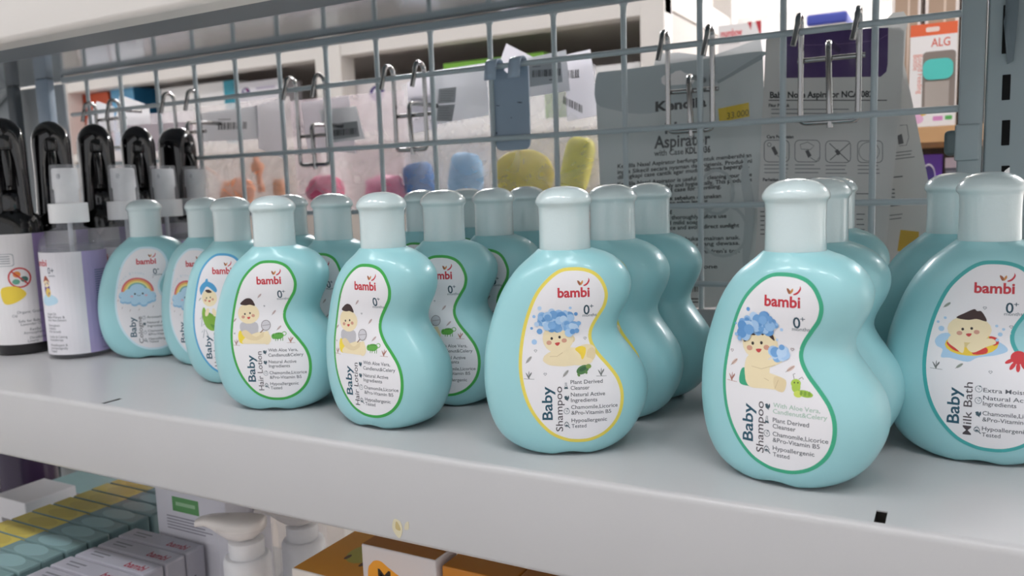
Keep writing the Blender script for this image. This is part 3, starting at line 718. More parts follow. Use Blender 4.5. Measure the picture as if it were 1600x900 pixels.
# ================================================================== CLEAR SPRAY BOTTLES AND BLACK SPRAYERS AT LEFT
CLEAR = film('clear bottle plastic', .20, '#d5d8e0', .08, bump=.05, bscale=10)
def cyl_map(r, z1, s, a0):
    """u = arc length to the right of the label's middle, v = down from its top, in metres"""
    def f(u, v):
        a = a0 + u/r
        return (r*sin(a), -r*cos(a), z1-v), (sin(a), -cos(a), 0)
    return f
def mini_label(A, x0, W, H):
    pass
def spray_bottle(x, y, phi, label, proto=[None]):
    if proto[0]:
        t = copy_tree(proto[0]); t.location = (x, y, 0); t.rotation_euler = (0, 0, R(phi)); tag(t, label); return t
    t = empty('spray_bottle', (x, y, 0), R(phi), label, 'spray bottle', 'clear spray bottles')
    r = .0262
    bm = bmesh.new()
    add_lathe(bm, [(.020, .0), (.0245, .001), (.0262, .004), (.0262, .0935), (.0257, .0985), (.0238, .1035), (.0200, .1085), (.0145, .1118), (.0108, .113), (.0105, .117)], 48)
    link('bottle_body', mesh_of(bm, 'bottle_body', CLEAR, smooth=50), t)
    bm = bmesh.new(); add_lathe(bm, [(.0225, .0025), (.0243, .005), (.0243, .0965), (.0238, .0975)], 40)
    o = link('liquid', mesh_of(bm, 'liquid', film('pale liquid', .22, '#c4c5d0', .1, bump=0), smooth=50), t)
    bm = bmesh.new(); mats = []
    A = Art()
    W = .066; A.rect(-W*.62, 0, .056, .088, '#e6e3e8'); A.rect(.0205, 0, .056, .088, '#b3a6d0')
    A.text('bambi', -.028, .0115, .008, RED, width=.019, bold=.02); A.text('0+', -.0085, .018, .008, '#2a3f55', width=.006); A.text('months', -.0085, .0205, .0024, '#2a3f55', width=.0066)
    A.blob([(-.020, .040), (-.012, .035), (-.003, .038), (-.002, .043), (-.012, .0455), (-.019, .044)], '#b7d6e6'); A.ell(-.0115, .031, .0035, .006, '#6a3f8c'); A.ell(-.0105, .034, .003, .004, '#e2c25c'); A.ell(-.0118, .0255, .004, .0042, SKIN); A.blob([(-.0158, .025), (-.012, .0195), (-.008, .025), (-.012, .0235)], '#a04a34')
    for i, (tx, wd) in enumerate((('Argan Oil,', .0105), ('Baby Honey &', .0175), ('Aloe Vera Extract', .0185), ('Strengthen', .0125), ('Volume', .0085), ('Hair Growth', .013), ('Soothe & Calming', .018), ('Aromatherapy', .0145), ('Hypoallergenic &', .0175), ('Dermatologically', .0175), ('Tested', .007))):
        A.text(tx, -.0145, .0535+.0027*i+.0018*(i > 2)+.0018*(i > 5)+.0018*(i > 7), .0030, '#4b5057', width=wd)
    for i in range(30):
        A.rect(.030, .0165+i*.0020, .030+.0165*(1-.25*((i*7) % 5 == 0)), .0174+i*.0020, '#5f6f94')
    A.stroke([(.031, .0775), (.046, .0775), (.046, .085), (.031, .085)], .0004, '#5f6f94', True)
    A.into(bm, mats, cyl_map(r, .0925, 1, 0), .00003, cut=.004, base=.0002)
    link('label', mesh_of(bm, 'label', mats, recalc=False), t)
    bm = bmesh.new()
    add_lathe(bm, [(.0145, .1165), (.0155, .1168), (.0157, .118), (.0156, .1330), (.0150, .1335)], 48)
    link('collar', mesh_of(bm, 'collar', WHITEP, smooth=40), t)
    bm = bmesh.new()
    add_lathe(bm, [(.0095, .1335), (.0095, .145), (.0106, .1465), (.0102, .1620), (.0095, .1635)], 36)
    ph = link('pump_head', mesh_of(bm, 'pump_head', WHITEP, smooth=40), t)
    bm = bmesh.new(); add_lathe(bm, [(.0013, -.0022), (.0019, 0), (.0013, .0022)], 10, (0, -.0100, .1565))
    link('nozzle', mesh_of(bm, 'nozzle', mat('#cfd0d4', .3)), ph)
    bm = bmesh.new()
    add_lathe(bm, [(.0128, .1337), (.0126, .146), (.0117, .1655), (.0112, .1666)], 44, cap=False); 
    add_lathe(bm, [(.0112, .1666), (.0001, .1668)], 44, cap=False)
    link('overcap', mesh_of(bm, 'overcap', film('frosted overcap', .22, '#dfe1e6', .1, bump=.05, bscale=30), smooth=40), t)
    bm = bmesh.new(); add_tube(bm, [(0, 0, .118), (0, 0, .010)], .002, 8)
    link('dip_tube', mesh_of(bm, 'dip_tube', mat('#e2e3e8', .3), smooth=40), t)
    proto[0] = t
    return t
for px, y, phi, lb in ((104, .112, 26, 'clear spray bottle with white and lilac label, front of its row'), (194, .168, 30, 'clear spray bottle second in its row, just behind the leftmost cologne bottle'), (257, .224, 30, 'clear spray bottle third in its row, its white cap over the cologne cap'), (307, .270, 30, 'clear spray bottle last in its row, against the wire grid')):
    p = at(px, 300, y); spray_bottle(p.x, y, phi, lb)
SMOKE = mat('#121115', .1, coat=.6)
def black_sprayer(x, y, phi, label, proto=[None]):
    if proto[0]:
        t = copy_tree(proto[0]); t.location = (x, y, 0); t.rotation_euler = (0, 0, R(phi)); tag(t, label); return t
    t = empty('trigger_spray_bottle', (x, y, 0), R(phi), label, 'spray bottle', 'black trigger sprayers at the left')
    r = .0238
    bm = bmesh.new()
    add_lathe(bm, [(.020, .0), (.0230, .0012), (.0238, .004), (.0238, .112), (.0232, .118), (.0210, .123), (.017, .127), (.0135, .130), (.0125, .136)], 48)
    link('bottle_body', mesh_of(bm, 'bottle_body', BLACKP, smooth=50), t)
    bm = bmesh.new(); mats = []; A = Art()
    A.rect(-.055, 0, .042, .098, '#e4e1e2'); A.rect(.0135, 0, .042, .098, '#a08bbd')
    A.rrect(-.022, .017, -.003, .028, .002, '#8f979c'); A.rrect(-.0215, .0175, -.0035, .0275, .002, '#e4e1e2')
    for i in range(4): A.rect(-.020, .019+i*.002, -.006, .0197+i*.002, '#7a8288')
    A.ring(0, .0385, .0085, .0085, .0014, '#c43a3a'); A.ell(-.002, .0355, .003, .0028, '#e08a3c'); A.ell(.0035, .040, .003, .0026, '#3f6f64'); A.ell(-.003, .042, .003, .0024, '#5fa28a'); A.stroke([(-.006, .0325), (.006, .0445)], .0013, '#c43a3a')
    A.blob([(-.016, .048), (-.004, .046), (.004, .053), (-.004, .060), (-.014, .061)], '#e6c93f')
    for tx, xr_, y_ in (('Organic Grade', .0155, .0705), ('Oil', -.005, .0735), ('Safe for Baby', .0135, .0785), ('Lavender Oil', .0145, .0815), ('Restful', .0125, .0865), ('Atmosphere', .0155, .0893), ('Deodorize &', .0205, .0940), ('Linens', .0095, .0968)):
        A.text(tx, xr_, y_, .0034, '#4b5057', align='r')
    A.into(bm, mats, cyl_map(r, .108, 1, 0), .00004, cut=.004, base=.0002)
    link('label', mesh_of(bm, 'label', mats, recalc=False), t)
    bm = bmesh.new(); add_lathe(bm, [(.0150, .128), (.0158, .130), (.0158, .141), (.0140, .144), (.0085, .147)], 36)
    link('collar', mesh_of(bm, 'collar', SMOKE, smooth=40), t)
    # the arched hood: an upside-down U of glossy black plastic
    bm = bmesh.new()
    path = []
    n = 34
    W, ZT = .0150, .1880
    for i in range(n+1):
        s = i/n
        if s < .3: u = s/.3; path.append((-W-.0015*(1-u)**2, .1225+(ZT-.1225)*u, 1, 0))
        elif s <= .7:
            a = pi*(1-(s-.3)/.4); path.append((W*cos(a), ZT+.0200*sin(a), cos(a), sin(a)))
        else: u = (s-.7)/.3; path.append((W+.0015*u**2, ZT-(ZT-.1225)*u, 1, 0))
    rings = []
    for i, (x_, z_, _, _) in enumerate(path):
        a = path[max(0, i-1)]; b = path[min(n, i+1)]
        d = Vector((b[0]-a[0], 0, b[1]-a[1])).normalized(); nn = Vector((-d.z, 0, d.x))
        s = i/n; top = max(0, 1-abs(s-.5)/.32)
        th = .0110 + .0115*top; dp = .0160
        ring = []
        for k in range(14):
            q = 2*pi*k/14; cs, sn = cos(q), sin(q)
            ring.append(bm.verts.new(Vector((x_, 0, z_)) - nn*(th*.5) + nn*(th*.62*math.copysign(abs(cs)**.7, cs)) + Vector((0, dp*math.copysign(abs(sn)**.7, sn), 0))))
        rings.append(ring)
    for a, b in zip(rings, rings[1:]):
        for k in range(14): bm.faces.new((a[k], a[(k+1) % 14], b[(k+1) % 14], b[k]))
    bm.faces.new(rings[0]); bm.faces.new(rings[-1])
    link('arched_hood', mesh_of(bm, 'arched_hood', SMOKE, smooth=60), t)
    bm = bmesh.new()
    add_lathe(bm, [(.0078, .146), (.0074, .150), (.0070, .172), (.0072, .183), (.0070, .194)], 24)
    add_box(bm, (-.005, -.021, .181), (.005, .010, .194), .003, seg=3)
    st = link('spray_stem', mesh_of(bm, 'spray_stem', BLACKP, smooth=50), t)
    bm = bmesh.new(); add_tube(bm, [(0, -.013, .185), (0, -.0185, .172), (0, -.018, .160), (0, -.020, .150)], [.004, .0038, .0034, .0024], 10)
    link('trigger', mesh_of(bm, 'trigger', BLACKP, smooth=50), st)
    proto[0] = t; return t
for px, y, phi, lb in ((12, .102, 62, 'black trigger sprayer with white and lilac label at the left edge, front of its row'), (85, .150, 58, 'black trigger sprayer second in its row, arched hood behind the clear spray cap'), (154, .198, 58, 'black trigger sprayer third in its row, middle arched hood of five'), (220, .245, 54, 'black trigger sprayer fourth in its row, daylight showing through its arch'), (281, .290, 100, 'black trigger sprayer last in its row, hood turned sideways by the grid')):
    p = at(px, 280, y); black_sprayer(p.x, y, phi, lb)

# ================================================================== HOOKS ON THE GRID
def wire_hook(pl, pr_, bot, cross, label, plen=.048):
    Yb = YM+.006
    A = at(pl, 150, Yb); B = at(pr_, 150, Yb)
    x0, x1 = A.x, B.x
    zb = at((pl+pr_)/2, bot, Yb).z; zc = at((pl+pr_)/2, cross, Yb).z
    t = empty('wire_display_hook', ((x0+x1)/2, Yb, zb), 0, label, 'hook', 'chrome hooks on the grid')
    o = t.location
    r = .0022
    bm = bmesh.new()
    zt = ZH1+.0045
    def hookend(x):
        c = Vector((x, (Yb+YM-.0085)/2, zt)); rad = (Yb-(YM-.0085))/2
        top = [Vector((x, c.y+rad*cos(a), zt+rad*sin(a))) for a in [pi*i/8 for i in range(9)]]
        return top + [Vector((x-.0012, YM-.0095, zt-.007)), Vector((x-.0028, YM-.0105, zt-.0155))]
    L = list(reversed(hookend(x0))); Rr = hookend(x1)
    mid = rounded([(x0, Yb, zt-.001), (x0, Yb, zb), (x1, Yb, zb), (x1, Yb, zt-.001)], .005)
    add_tube(bm, [p-o for p in L+mid[1:-1]+Rr], r, 10)
    link('hook_frame', mesh_of(bm, 'hook_frame', CHROME, smooth=60), t)
    bm = bmesh.new(); add_tube(bm, [Vector((x0-.003, Yb+.0036, zc))-o, Vector((x1+.004, Yb+.0036, zc))-o], r*.9, 10)
    link('crossbar', mesh_of(bm, 'crossbar', CHROME, smooth=60), t)
    bm = bmesh.new(); xm = (x0+x1)/2
    P = rounded([(xm+.001, Yb-.0002, zb-.0045), (xm-.001, Yb-.0004, zc+.011), (xm-.001, Yb+.022, zc+.012), (xm-.001, Yb+plen, zc+.012)], .006)
    add_tube(bm, [p-o for p in P], .0023, 10)
    link('prong', mesh_of(bm, 'prong', CHROME, smooth=60), t)
    return t
wire_hook(147, 185, 232, 186, 'chrome wire hook on the grid, leftmost, above the second black hood')
wire_hook(271, 309, 248, 207, 'chrome wire hook on the grid, above the last black sprayer')
wire_hook(463, 508, 258, 212, 'chrome wire hook on the grid in front of the pink bag card')
wire_hook(616, 664, 234, 180, 'chrome wire hook on the grid before the purple oval carton')
wire_hook(1044, 1113, 204, 141, 'chrome wire hook on the grid holding the grey aspirator card', .10)
wire_hook(1251, 1341, 190, 90, 'chrome wire hook on the grid holding the purple topped aspirator card', .10)
# flat price plate hook
A = at(773, 120, YM+.006); B = at(827, 120, YM+.006); zb = at(800, 235, YM+.006).z
t = empty('plate_hook', ((A.x+B.x)/2, YM+.006, zb), 0, 'blue grey flat metal plate hung on the grid by two bent tongues', 'hook')
o_ = t.location; bm = bmesh.new()
x0, x1 = A.x, B.x; zt = ZH1-.001
out = []
rr = .006
out += [(x0+rr-rr*cos(R(a)), zb+rr-rr*sin(R(a))) for a in (0, 30, 60, 90)] + [(x1-rr+rr*sin(R(a)), zb+rr-rr*cos(R(a))) for a in (0, 30, 60, 90)]
xm = (x0+x1)/2
out += [(x1, zt), (x1-.011, zt)] + [(xm+.0075*cos(R(a)), zt-.0055*sin(R(a))) for a in (20, 55, 90, 125, 160)] + [(x0+.011, zt), (x0, zt)]
f = bm.faces.new([bm.verts.new(Vector((x, YM+.004, z))-o_) for x, z in out])
q = bmesh.ops.extrude_face_region(bm, geom=[f])
bmesh.ops.translate(bm, verts=[v for v in q['geom'] if isinstance(v, bmesh.types.BMVert)], vec=(0, .0014, 0))
link('plate', mesh_of(bm, 'plate', STEEL_BLUE), t)
for xa in (x0, x1-.011):
    bm = bmesh.new(); prof = [(YM+.0047, zt-.001)] + [(YM-.001+.0057*cos(a), ZH1+.0005+.0057*sin(a)) for a in [pi*i/8 for i in range(9)]] + [(YM-.0075, ZH1-.006), (YM-.0082, ZH1-.012)]
    sk = -.003
    V0 = [bm.verts.new(Vector((xa+sk*i/len(prof), y, z))-o_) for i, (y, z) in enumerate(prof)]; V1 = [bm.verts.new(Vector((xa+.011+sk*i/len(prof), y, z))-o_) for i, (y, z) in enumerate(prof)]
    for i in range(len(prof)-1): bm.faces.new((V0[i], V0[i+1], V1[i+1], V1[i]))
    ob = link('tongue', mesh_of(bm, 'tongue', mat('#a9b9ca', .4), smooth=60), t); md = ob.modifiers.new('s', 'SOLIDIFY'); md.thickness = .0013; md.offset = 0
bm = bmesh.new()
for px, py, a, b in ((812, 160, 7, 1.2), (778, 165, 5, .8), (799, 184, 1.2, 1.2), (776, 208, 1.5, 3)):
    c = at(px, py, YM+.0038)-o_; s = .00042
    vs = [bm.verts.new((c.x+a*s*cos(k*pi/4), c.y, c.z+b*s*sin(k*pi/4)-a*s*cos(k*pi/4)*.12)) for k in range(8)]; bm.faces.new(vs)
link('scratch', mesh_of(bm, 'scratch', mat('#2b3036', .7)), t)

# ================================================================== CARDS AND BAGS HANGING BEHIND THE GRID
def card_frame(p00, p10, p01):
    """a plane from three pixel-depth corners (px,py,Y): left top, right top, left bottom"""
    a = at(*p00); b = at(*p10); c = at(*p01)
    ux = (b-a); uy = (c-a)
    return a, ux, uy
def card(name, quad, outline, h, art, label, cat, thick=.0006, rough=.35, coat=.3, group=None, base=None):
    """outline and art are in px of the photograph mapped through a plane; quad = three (px,py,Y) corners fixing that plane"""
    a, b, c = (at(*q) for q in quad)
    n = (b-a).cross(c-a).normalized()
    if n.y > 0: n = -n
    def on(u, v):
        d = FW + RT*((u-800)/FPX) + UP*((450-v)/FPX)
        return CAM + d*((a-CAM).dot(n)/d.dot(n))
    o = on(sum(p[0] for p in outline)/len(outline), max(p[1] for p in outline))
    bm = bmesh.new(); mats = [base or mat(h, rough, coat=coat)]
    F = [bm.verts.new(on(*p)-o) for p in outline]; B = [bm.verts.new(on(*p)-o-n*thick) for p in outline]
    bm.faces.new(F); bm.faces.new(B)
    for i in range(len(F)): bm.faces.new((F[i], F[(i+1) % len(F)], B[(i+1) % len(F)], B[i]))
    bmesh.ops.recalc_face_normals(bm, faces=bm.faces)
    art.into(bm, mats, lambda u, v: (on(u, v)-o, n), .00005, rough=rough, mk=lambda hh: mat(hh, rough, coat=coat))
    ob = link(name, mesh_of(bm, name, mats, recalc=False), None, o)
    if label: tag(ob, label, cat, group)
    return ob, on, n
def lines(A, x, y, w, n, dy, h, th=1.3, slope=0):
    rnd = random.Random(int(x*7+y))
    for i in range(n):
        ww = w*rnd.uniform(.75, 1)
        A.poly([(x, y+i*dy), (x+ww, y+i*dy+slope*ww), (x+ww, y+i*dy+th+slope*ww), (x, y+i*dy+th)], h)
def barcode(A, x, y, w, h_, slope=0, c='#2a2a2c', n=22, seed=1):
    rnd = random.Random(seed); u = 0
    while u < w:
        b = rnd.choice((1, 1, 1.6, 2.2)); A.poly([(x+u, y+slope*u), (x+u+b, y+slope*(u+b)), (x+u+b, y+h_+slope*(u+b)), (x+u, y+h_+slope*u)], c); u += b+rnd.choice((.8, 1.2, 1.8))
D1, D2 = '#2f3133', '#4a4c4d'
# --- grey nasal aspirator card
A = Art(); sl = -.105
A.blob([(932, 118), (945, 112), (1000, 106), (1100, 92), (1190, 80), (1190, 90), (1150, 108), (1122, 126), (1090, 150), (1040, 172), (1000, 178), (960, 172), (931, 160)], '#aab2b4', 3)
A.poly([(1120, 127), (1190, 84), (1192, 92), (1122, 131)], '#959d9f')
A.poly([(1033, 122), (1037, 118), (1050, 115), (1056, 111), (1064, 110), (1070, 114), (1084, 117), (1087, 124), (1082, 131), (1040, 134), (1034, 130)], '#e6e2e0')
A.text('Kendila', 1024, 174, 21, D1, width=80, bold=.04, skew=-.10)
A.text('Nasal', 1039, 209, 24, D2, width=58, bold=.03, skew=-.1)
A.text('Aspirator', 1022, 232, 27, D2, width=88, bold=.025, skew=-.08); A.text('with Case', 1022, 244, 13, D2, width=46, bold=.02, skew=-.07); A.text('KDL 0036', 1071, 240.5, 14, D1, width=39, bold=.04, skew=-.07)
TX = [('Kendila Nasal Aspirator berfungsi untuk membersihkan', 965, 263, 209, -.085), ('ingus Sikecil secara nyaman dan higienis. Produk ini', 965, 272, 210, -.085), ('dilengkapi case cantik agar mudah dibawa bepergian.', 965, 280, 206, -.09),
      ('Kendila Nasal Aspirator is useful for cleaning your little', 965, 291, 210, -.075), ('one\'s snot comfortably and hygienically. This product is', 965, 299, 210, -.075), ('equipped beautiful case for traveling.', 975, 306, 152, -.08),
      ('Cuci dengan baik sebelum digunakan', 985, 316, 142, -.05), ('dengan sabun lembut', 1030, 321, 76, -.05), ('and mild cleaning', 1000, 334, 50, -.03), ('Wash the product thoroughly before use', 975, 345, 160, -.03), ('with water and mild soap', 985, 353, 107, -.03), ('Store in a cool place and avoid direct sunlight', 975, 362, 180, -.04),
      ('Penting: Produk ini bukan mainan anak.', 985, 379, 171, -.03), ('Perlu pengawasan orang dewasa.', 1000, 387, 156, -.03), ('Attention: This is not a children\'s toy.', 985, 398, 171, -.02), ('Need supervision.', 1010, 405, 75, -.02), ('Bahan : Silicone', 1030, 421, 91, -.02)]
for s, x, y, wd, k in TX: A.text(s, x, y, 9.0, D1, width=wd, bold=.022, skew=k)
A.blob([(1165, 240), (1172, 280), (1180, 330), (1172, 400), (1166, 440), (1160, 400), (1164, 330), (1158, 280)], '#b0b7b8', 3); A.ring(1120, 300, 26, 34, 5, '#aeb5b6'); A.ring(1130, 360, 38, 40, 5, '#aeb5b6')
A.poly([(1122, 170), (1170, 160), (1171, 182), (1124, 191)], '#d9b92a'); A.text('33.000', 1136, 186, 14, '#5a4a16', width=34, skew=-.17)
barcode(A, 1080, 444, 13, 12, seed=4); A.rect(1078, 466, 1092, 468, D1); A.rect(1078, 471, 1092, 473, D1)
Y1 = YM+.05
ASP, on1, n1 = card('blister_card', ((930, 120, Y1), (1190, 85, Y1), (938, 480, Y1)), [(934, 118), (945, 112.5), (1060, 97.5), (1188, 81), (1192, 92), (1196, 260), (1196, 300), (1185, 478), (945, 484), (938, 300), (930, 125)], '#c3c8c7', A, 'grey cardboard nasal aspirator card with black text and a yellow price sticker', 'package', rough=.3)
# rear sheet of the same pack, peeping over
A = Art()
card('blister_card', ((1020, 95, Y1+.02), (1190, 60, Y1+.02), (1020, 300, Y1+.02)), [(1020, 130), (1022, 98), (1030, 84), (1060, 82), (1110, 88), (1150, 74), (1188, 60), (1192, 84), (1190, 300), (1030, 330)], '#dadada', A, 'paler grey card just behind the nasal aspirator card, its edge rising above', 'package', rough=.4)
# --- purple topped card
A = Art()
A.poly([(1224, 52), (1388, 43), (1387, 100), (1385, 112), (1376, 120), (1362, 120), (1224, 122)], '#40285e')
A.stroke([(1224, 66), (1232, 71), (1286, 70), (1292, 68), (1298, 66.5), (1304, 67.5), (1310, 69), (1372, 63), (1387, 54)], 1, '#6a5585')
A.ell(1297, 80, 14, 12, '#4c3569')
A.text('Baby Nose Aspirator NCA 0823', 1203, 153, 13.5, '#1d1e20', width=167, bold=.035, skew=-.01); A.rect(1201, 156, 1386, 157.5, '#1d1e20')
A.text('Fitur Produk', 1201, 167, 7, '#3a3a3c', width=33, bold=.04); lines(A, 1205, 170, 130, 3, 6.5, '#6e7072', 1.6); lines(A, 1204, 190, 160, 1, 5, '#6e7072', 1.5)
A.text('Cara Pemakaian', 1198, 216, 7, '#3a3a3c', width=42, bold=.04)
for x, y in ((1194, 219), (1242, 219), (1290, 220), (1340, 220)):
    P = Art().rrect(x, y, x+39, y+34, 7, '#000000').items[0][0]
    A.stroke(P, 1.1, '#5a5b5d', True); lines(A, x, y+38, 40, 3, 6, '#77787a', 1.5)
A.stroke([(1250, 226), (1262, 222), (1272, 228), (1266, 234), (1252, 233)], 1, '#5a5b5d', True); A.poly([(1258, 236), (1263, 234), (1268, 243), (1263, 247)], '#3a3b3d'); A.stroke([(1266, 246), (1275, 252), (1280, 246)], 1, '#5a5b5d')
A.poly([(1205, 231), (1210, 228), (1216, 240), (1211, 243)], '#3a3b3d'); A.stroke([(1214, 242), (1222, 250), (1229, 246)], 1, '#5a5b5d'); A.ring(1202, 226, 3, 3, .9, '#5a5b5d', 10)
A.stroke([(1296, 224), (1326, 252)], 1.2, '#3a3b3d'); A.stroke([(1327, 224), (1297, 250)], 1.2, '#3a3b3d'); A.poly([(1304, 236), (1309, 233), (1314, 240), (1309, 243)], '#3a3b3d')
A.ring(1358, 237, 16, 15, 1, '#77787a'); 
A.text('Perhatian', 1192, 283, 7, '#3a3a3c', width=24, bold=.04); lines(A, 1188, 330, 8, 6, 7, '#4a4b4d', 1.6); lines(A, 1338, 302, 25, 1, 6, '#5a5b5d', 1.5); lines(A, 1338, 334, 14, 5, 8, '#5a5b5d', 1.5)
Y2 = YM+.045
card('blister_card', ((1195, 60, Y2+.006), (1400, 48, Y2+.02), (1180, 430, Y2-.002)), [(1197, 62), (1205, 57), (1300, 49), (1405, 42), (1413, 48), (1410, 120), (1402, 220), (1380, 430), (1178, 430), (1184, 330), (1190, 200)], '#c6c4c1', A, 'grey aspirator card with a purple top panel and four small pictures', 'package', rough=.3)
A = Art()
A.stroke([(1406, 196), (1417, 195), (1420, 215), (1416, 227), (1405, 228)], 1, '#5a5b5d'); A.poly([(1402, 212), (1409, 209), (1412, 224), (1404, 226)], '#4a4b4d')
lines(A, 1398, 238, 34, 3, 5, '#6a6b6d', 1.5, -.12); lines(A, 1396, 276, 16, 1, 5, '#4a4b4d', 2, -.1); lines(A, 1390, 321, 28, 1, 5, '#4a4b4d', 2, -.12); lines(A, 1390, 336, 24, 2, 6, '#6a6b6d', 1.5, -.12); lines(A, 1393, 295, 6, 3, 6, '#5a5b5d', 2)
A.poly([(1407, 359), (1436, 362), (1434, 398), (1402, 392)], '#b8962a')
card('blister_card', ((1380, 40, Y2+.046), (1420, 40, Y2+.048), (1380, 430, Y2+.040)), [(1265, 62), (1375, 40), (1395, 20), (1412, 18), (1420, 30), (1416, 46), (1413, 100), (1430, 180), (1462, 340), (1476, 430), (1280, 430)], '#c0bfbc', A, 'second grey aspirator card tilted behind the purple topped one, with a yellow sticker low down', 'package', rough=.35)

# --- polybags
def bag(quad, label, bulge=.02, alpha=.32, seed=0, tint='#f3f1f4'):
    """quad: px of left top, right top, right bottom, left bottom at depth Y"""
    Y, P = quad
    L = [at(x, y, Y) for x, y in P]
    o = (L[0]+L[1])/2
    t = empty('polybag', o, 0, label, 'bag', 'clear bags hanging behind the grid')
    bm = bmesh.new(); n, m = 26, 30
    sides = []
    for s in (-1, 1):
        g = []
        for j in range(m+1):
            row = []
            for i in range(n+1):
                u, v = i/n, j/m
                p = (L[0]*(1-u)+L[1]*u)*(1-v) + (L[3]*(1-u)+L[2]*u)*v
                e = (4*u*(1-u))**.6*(min(1, 4*v*(1-v)*1.3+.05))**.7*min(1, v*1.6+.08)
                q = noise.noise(Vector((u*6+seed, v*7, s*2)))*.006 + abs(noise.noise(Vector((u*14+seed, v*10+3, s*2))))*.004
                row.append(bm.verts.new(p-o+Vector((noise.noise(Vector((v*8, seed, u*3)))*.002, s*(bulge*e+q*e), 0))))
            g.append(row)
        sides.append(g)
        for j in range(m):
            for i in range(n): bm.faces.new((g[j][i], g[j][i+1], g[j+1][i+1], g[j+1][i]))
    bmesh.ops.remove_doubles(bm, verts=bm.verts, dist=.0004)
    link('bag_film', mesh_of(bm, 'bag_film', film('bag film %d' % seed, alpha*.8, tint, .13, bump=.32, bscale=26), smooth=80), t)
    return t
def bag_card(t, Y, outline, h, art=None, name='header_card'):
    ob, on, n = card(name, ((outline[0][0], outline[0][1], Y), (outline[1][0], outline[1][1], Y), (outline[-1][0], outline[-1][1], Y)), outline, h, art or Art(), None, None, rough=.5, coat=0, base=paper(h))
    ob.location = ob.location - t.location; ob.parent = t
    return ob
YB = YM+.075
b0 = bag((YB+.02, [(136, 185), (305, 172), (318, 330), (128, 350)]), 'clear bag at far left with white paper cards, behind the black hoods', .016, .5, 1, '#efe7ea')
bag_card(b0, YB-.004, [(198, 196), (300, 190), (302, 232), (200, 240)], '#e2dbdf'); bag_card(b0, YB+.015, [(181, 182), (187, 148), (232, 165), (236, 200), (182, 206)], '#f6f5f6'); bag_card(b0, YB+.012, [(143, 176), (151, 158), (178, 167), (178, 205), (146, 208)], '#f0eff1', name='paper_tag')
b1 = bag((YB, [(303, 168), (452, 150), (470, 330), (296, 340)]), 'clear bag with an orange toy and a grey barcode card', .018, .42, 2, '#f4ecea')
A = Art(); lines(A, 341, 186, 20, 1, 3, '#6a6a6c', 1); barcode(A, 341, 192, 44, 11, -.04, seed=11)
bag_card(b1, YB-.022, [(306, 178), (401, 165), (404, 217), (308, 222)], '#ececee', A)
bag_card(b1, YB-.021, [(398, 165), (440, 152), (448, 250), (404, 232)], '#f4f2f4', name='paper_tag')
b2 = bag((YB+.005, [(452, 158), (632, 140), (648, 330), (468, 335)]), 'clear bag with pink contents and a grey barcode tag, behind the third hook', .018, .40, 3, '#f6e9ee')
A = Art(); A.poly([(514, 195), (558, 189), (562, 213), (518, 219)], '#9da0a2'); lines(A, 517, 198, 14, 1, 3, '#3a3a3c', 1, -.1); barcode(A, 521, 203, 36, 10, -.1, seed=12)
bag_card(b2, YB-.02, [(498, 172), (556, 166), (570, 217), (512, 224)], '#eceeef', A); bag_card(b2, YB-.012, [(470, 160), (545, 150), (556, 240), (480, 232)], '#efecef', name='paper_tag')
b3 = bag((YB+.01, [(628, 132), (772, 118), (776, 330), (634, 335)]), 'clear bag with blue sponges, left of the flat metal plate', .02, .36, 4)
A = Art(); A.poly([(686, 139), (713, 136), (711, 160), (684, 162)], '#aeb0b3'); A.poly([(684, 165), (711, 163), (706, 190), (682, 189)], '#a4a6a9'); lines(A, 688, 142, 22, 5, 3.6, '#85878a', 1); lines(A, 685, 168, 21, 5, 4, '#85878a', 1)
bag_card(b3, YB-.014, [(680, 110), (760, 98), (764, 180), (672, 196)], '#eeeff2', A); bag_card(b3, YB+.002, [(636, 128), (690, 110), (684, 200), (640, 210)], '#f5f3f7', name='paper_tag')
A = Art(); barcode(A, 642, 158, 24, 8, -.03, seed=15); lines(A, 642, 155, 20, 1, 3, '#6a6a6c', 1)
bag_card(b3, YB-.016, [(638, 152), (676, 148), (674, 176), (640, 180)], '#f0eff4', A, 'barcode_sticker')
b4 = bag((YB, [(768, 118), (930, 100), (944, 330), (764, 335)]), 'clear bag with yellow sponges and barcode cards, right of the flat metal plate', .022, .34, 5)
bag_card(b4, YB+.016, [(776, 110), (791, 68), (838, 92), (850, 130), (780, 140)], '#f2f0f5', name='paper_tag')
A = Art(); A.poly([(826, 98), (876, 94), (879, 128), (828, 136)], '#aeb1b4'); lines(A, 832, 104, 16, 1, 3, '#4a4a4c', 1, -.08); barcode(A, 832, 110, 42, 11, -.07, seed=13); lines(A, 858, 124, 16, 1, 3, '#3a3a3c', 1.4, -.08)
bag_card(b4, YB-.026, [(818, 92), (884, 78), (890, 142), (822, 152)], '#e6e7ea', A)
A = Art(); barcode(A, 888, 110, 18, 12, -.1, seed=14, n=9); lines(A, 893, 121, 13, 1, 3, '#5a5a5c', 1.4, -.1); barcode(A, 880, 150, 30, 12, .5, '#5a5a5e', seed=17)
bag_card(b4, YB-.01, [(882, 86), (922, 77), (936, 180), (886, 190)], '#f6f5f9', A)
def thing_mesh(name, bm, m, loc, label, cat, smooth=50, group=None):
    ob = link(name, mesh_of(bm, name, m, smooth=smooth), None, loc)
    return tag(ob, label, cat, group)
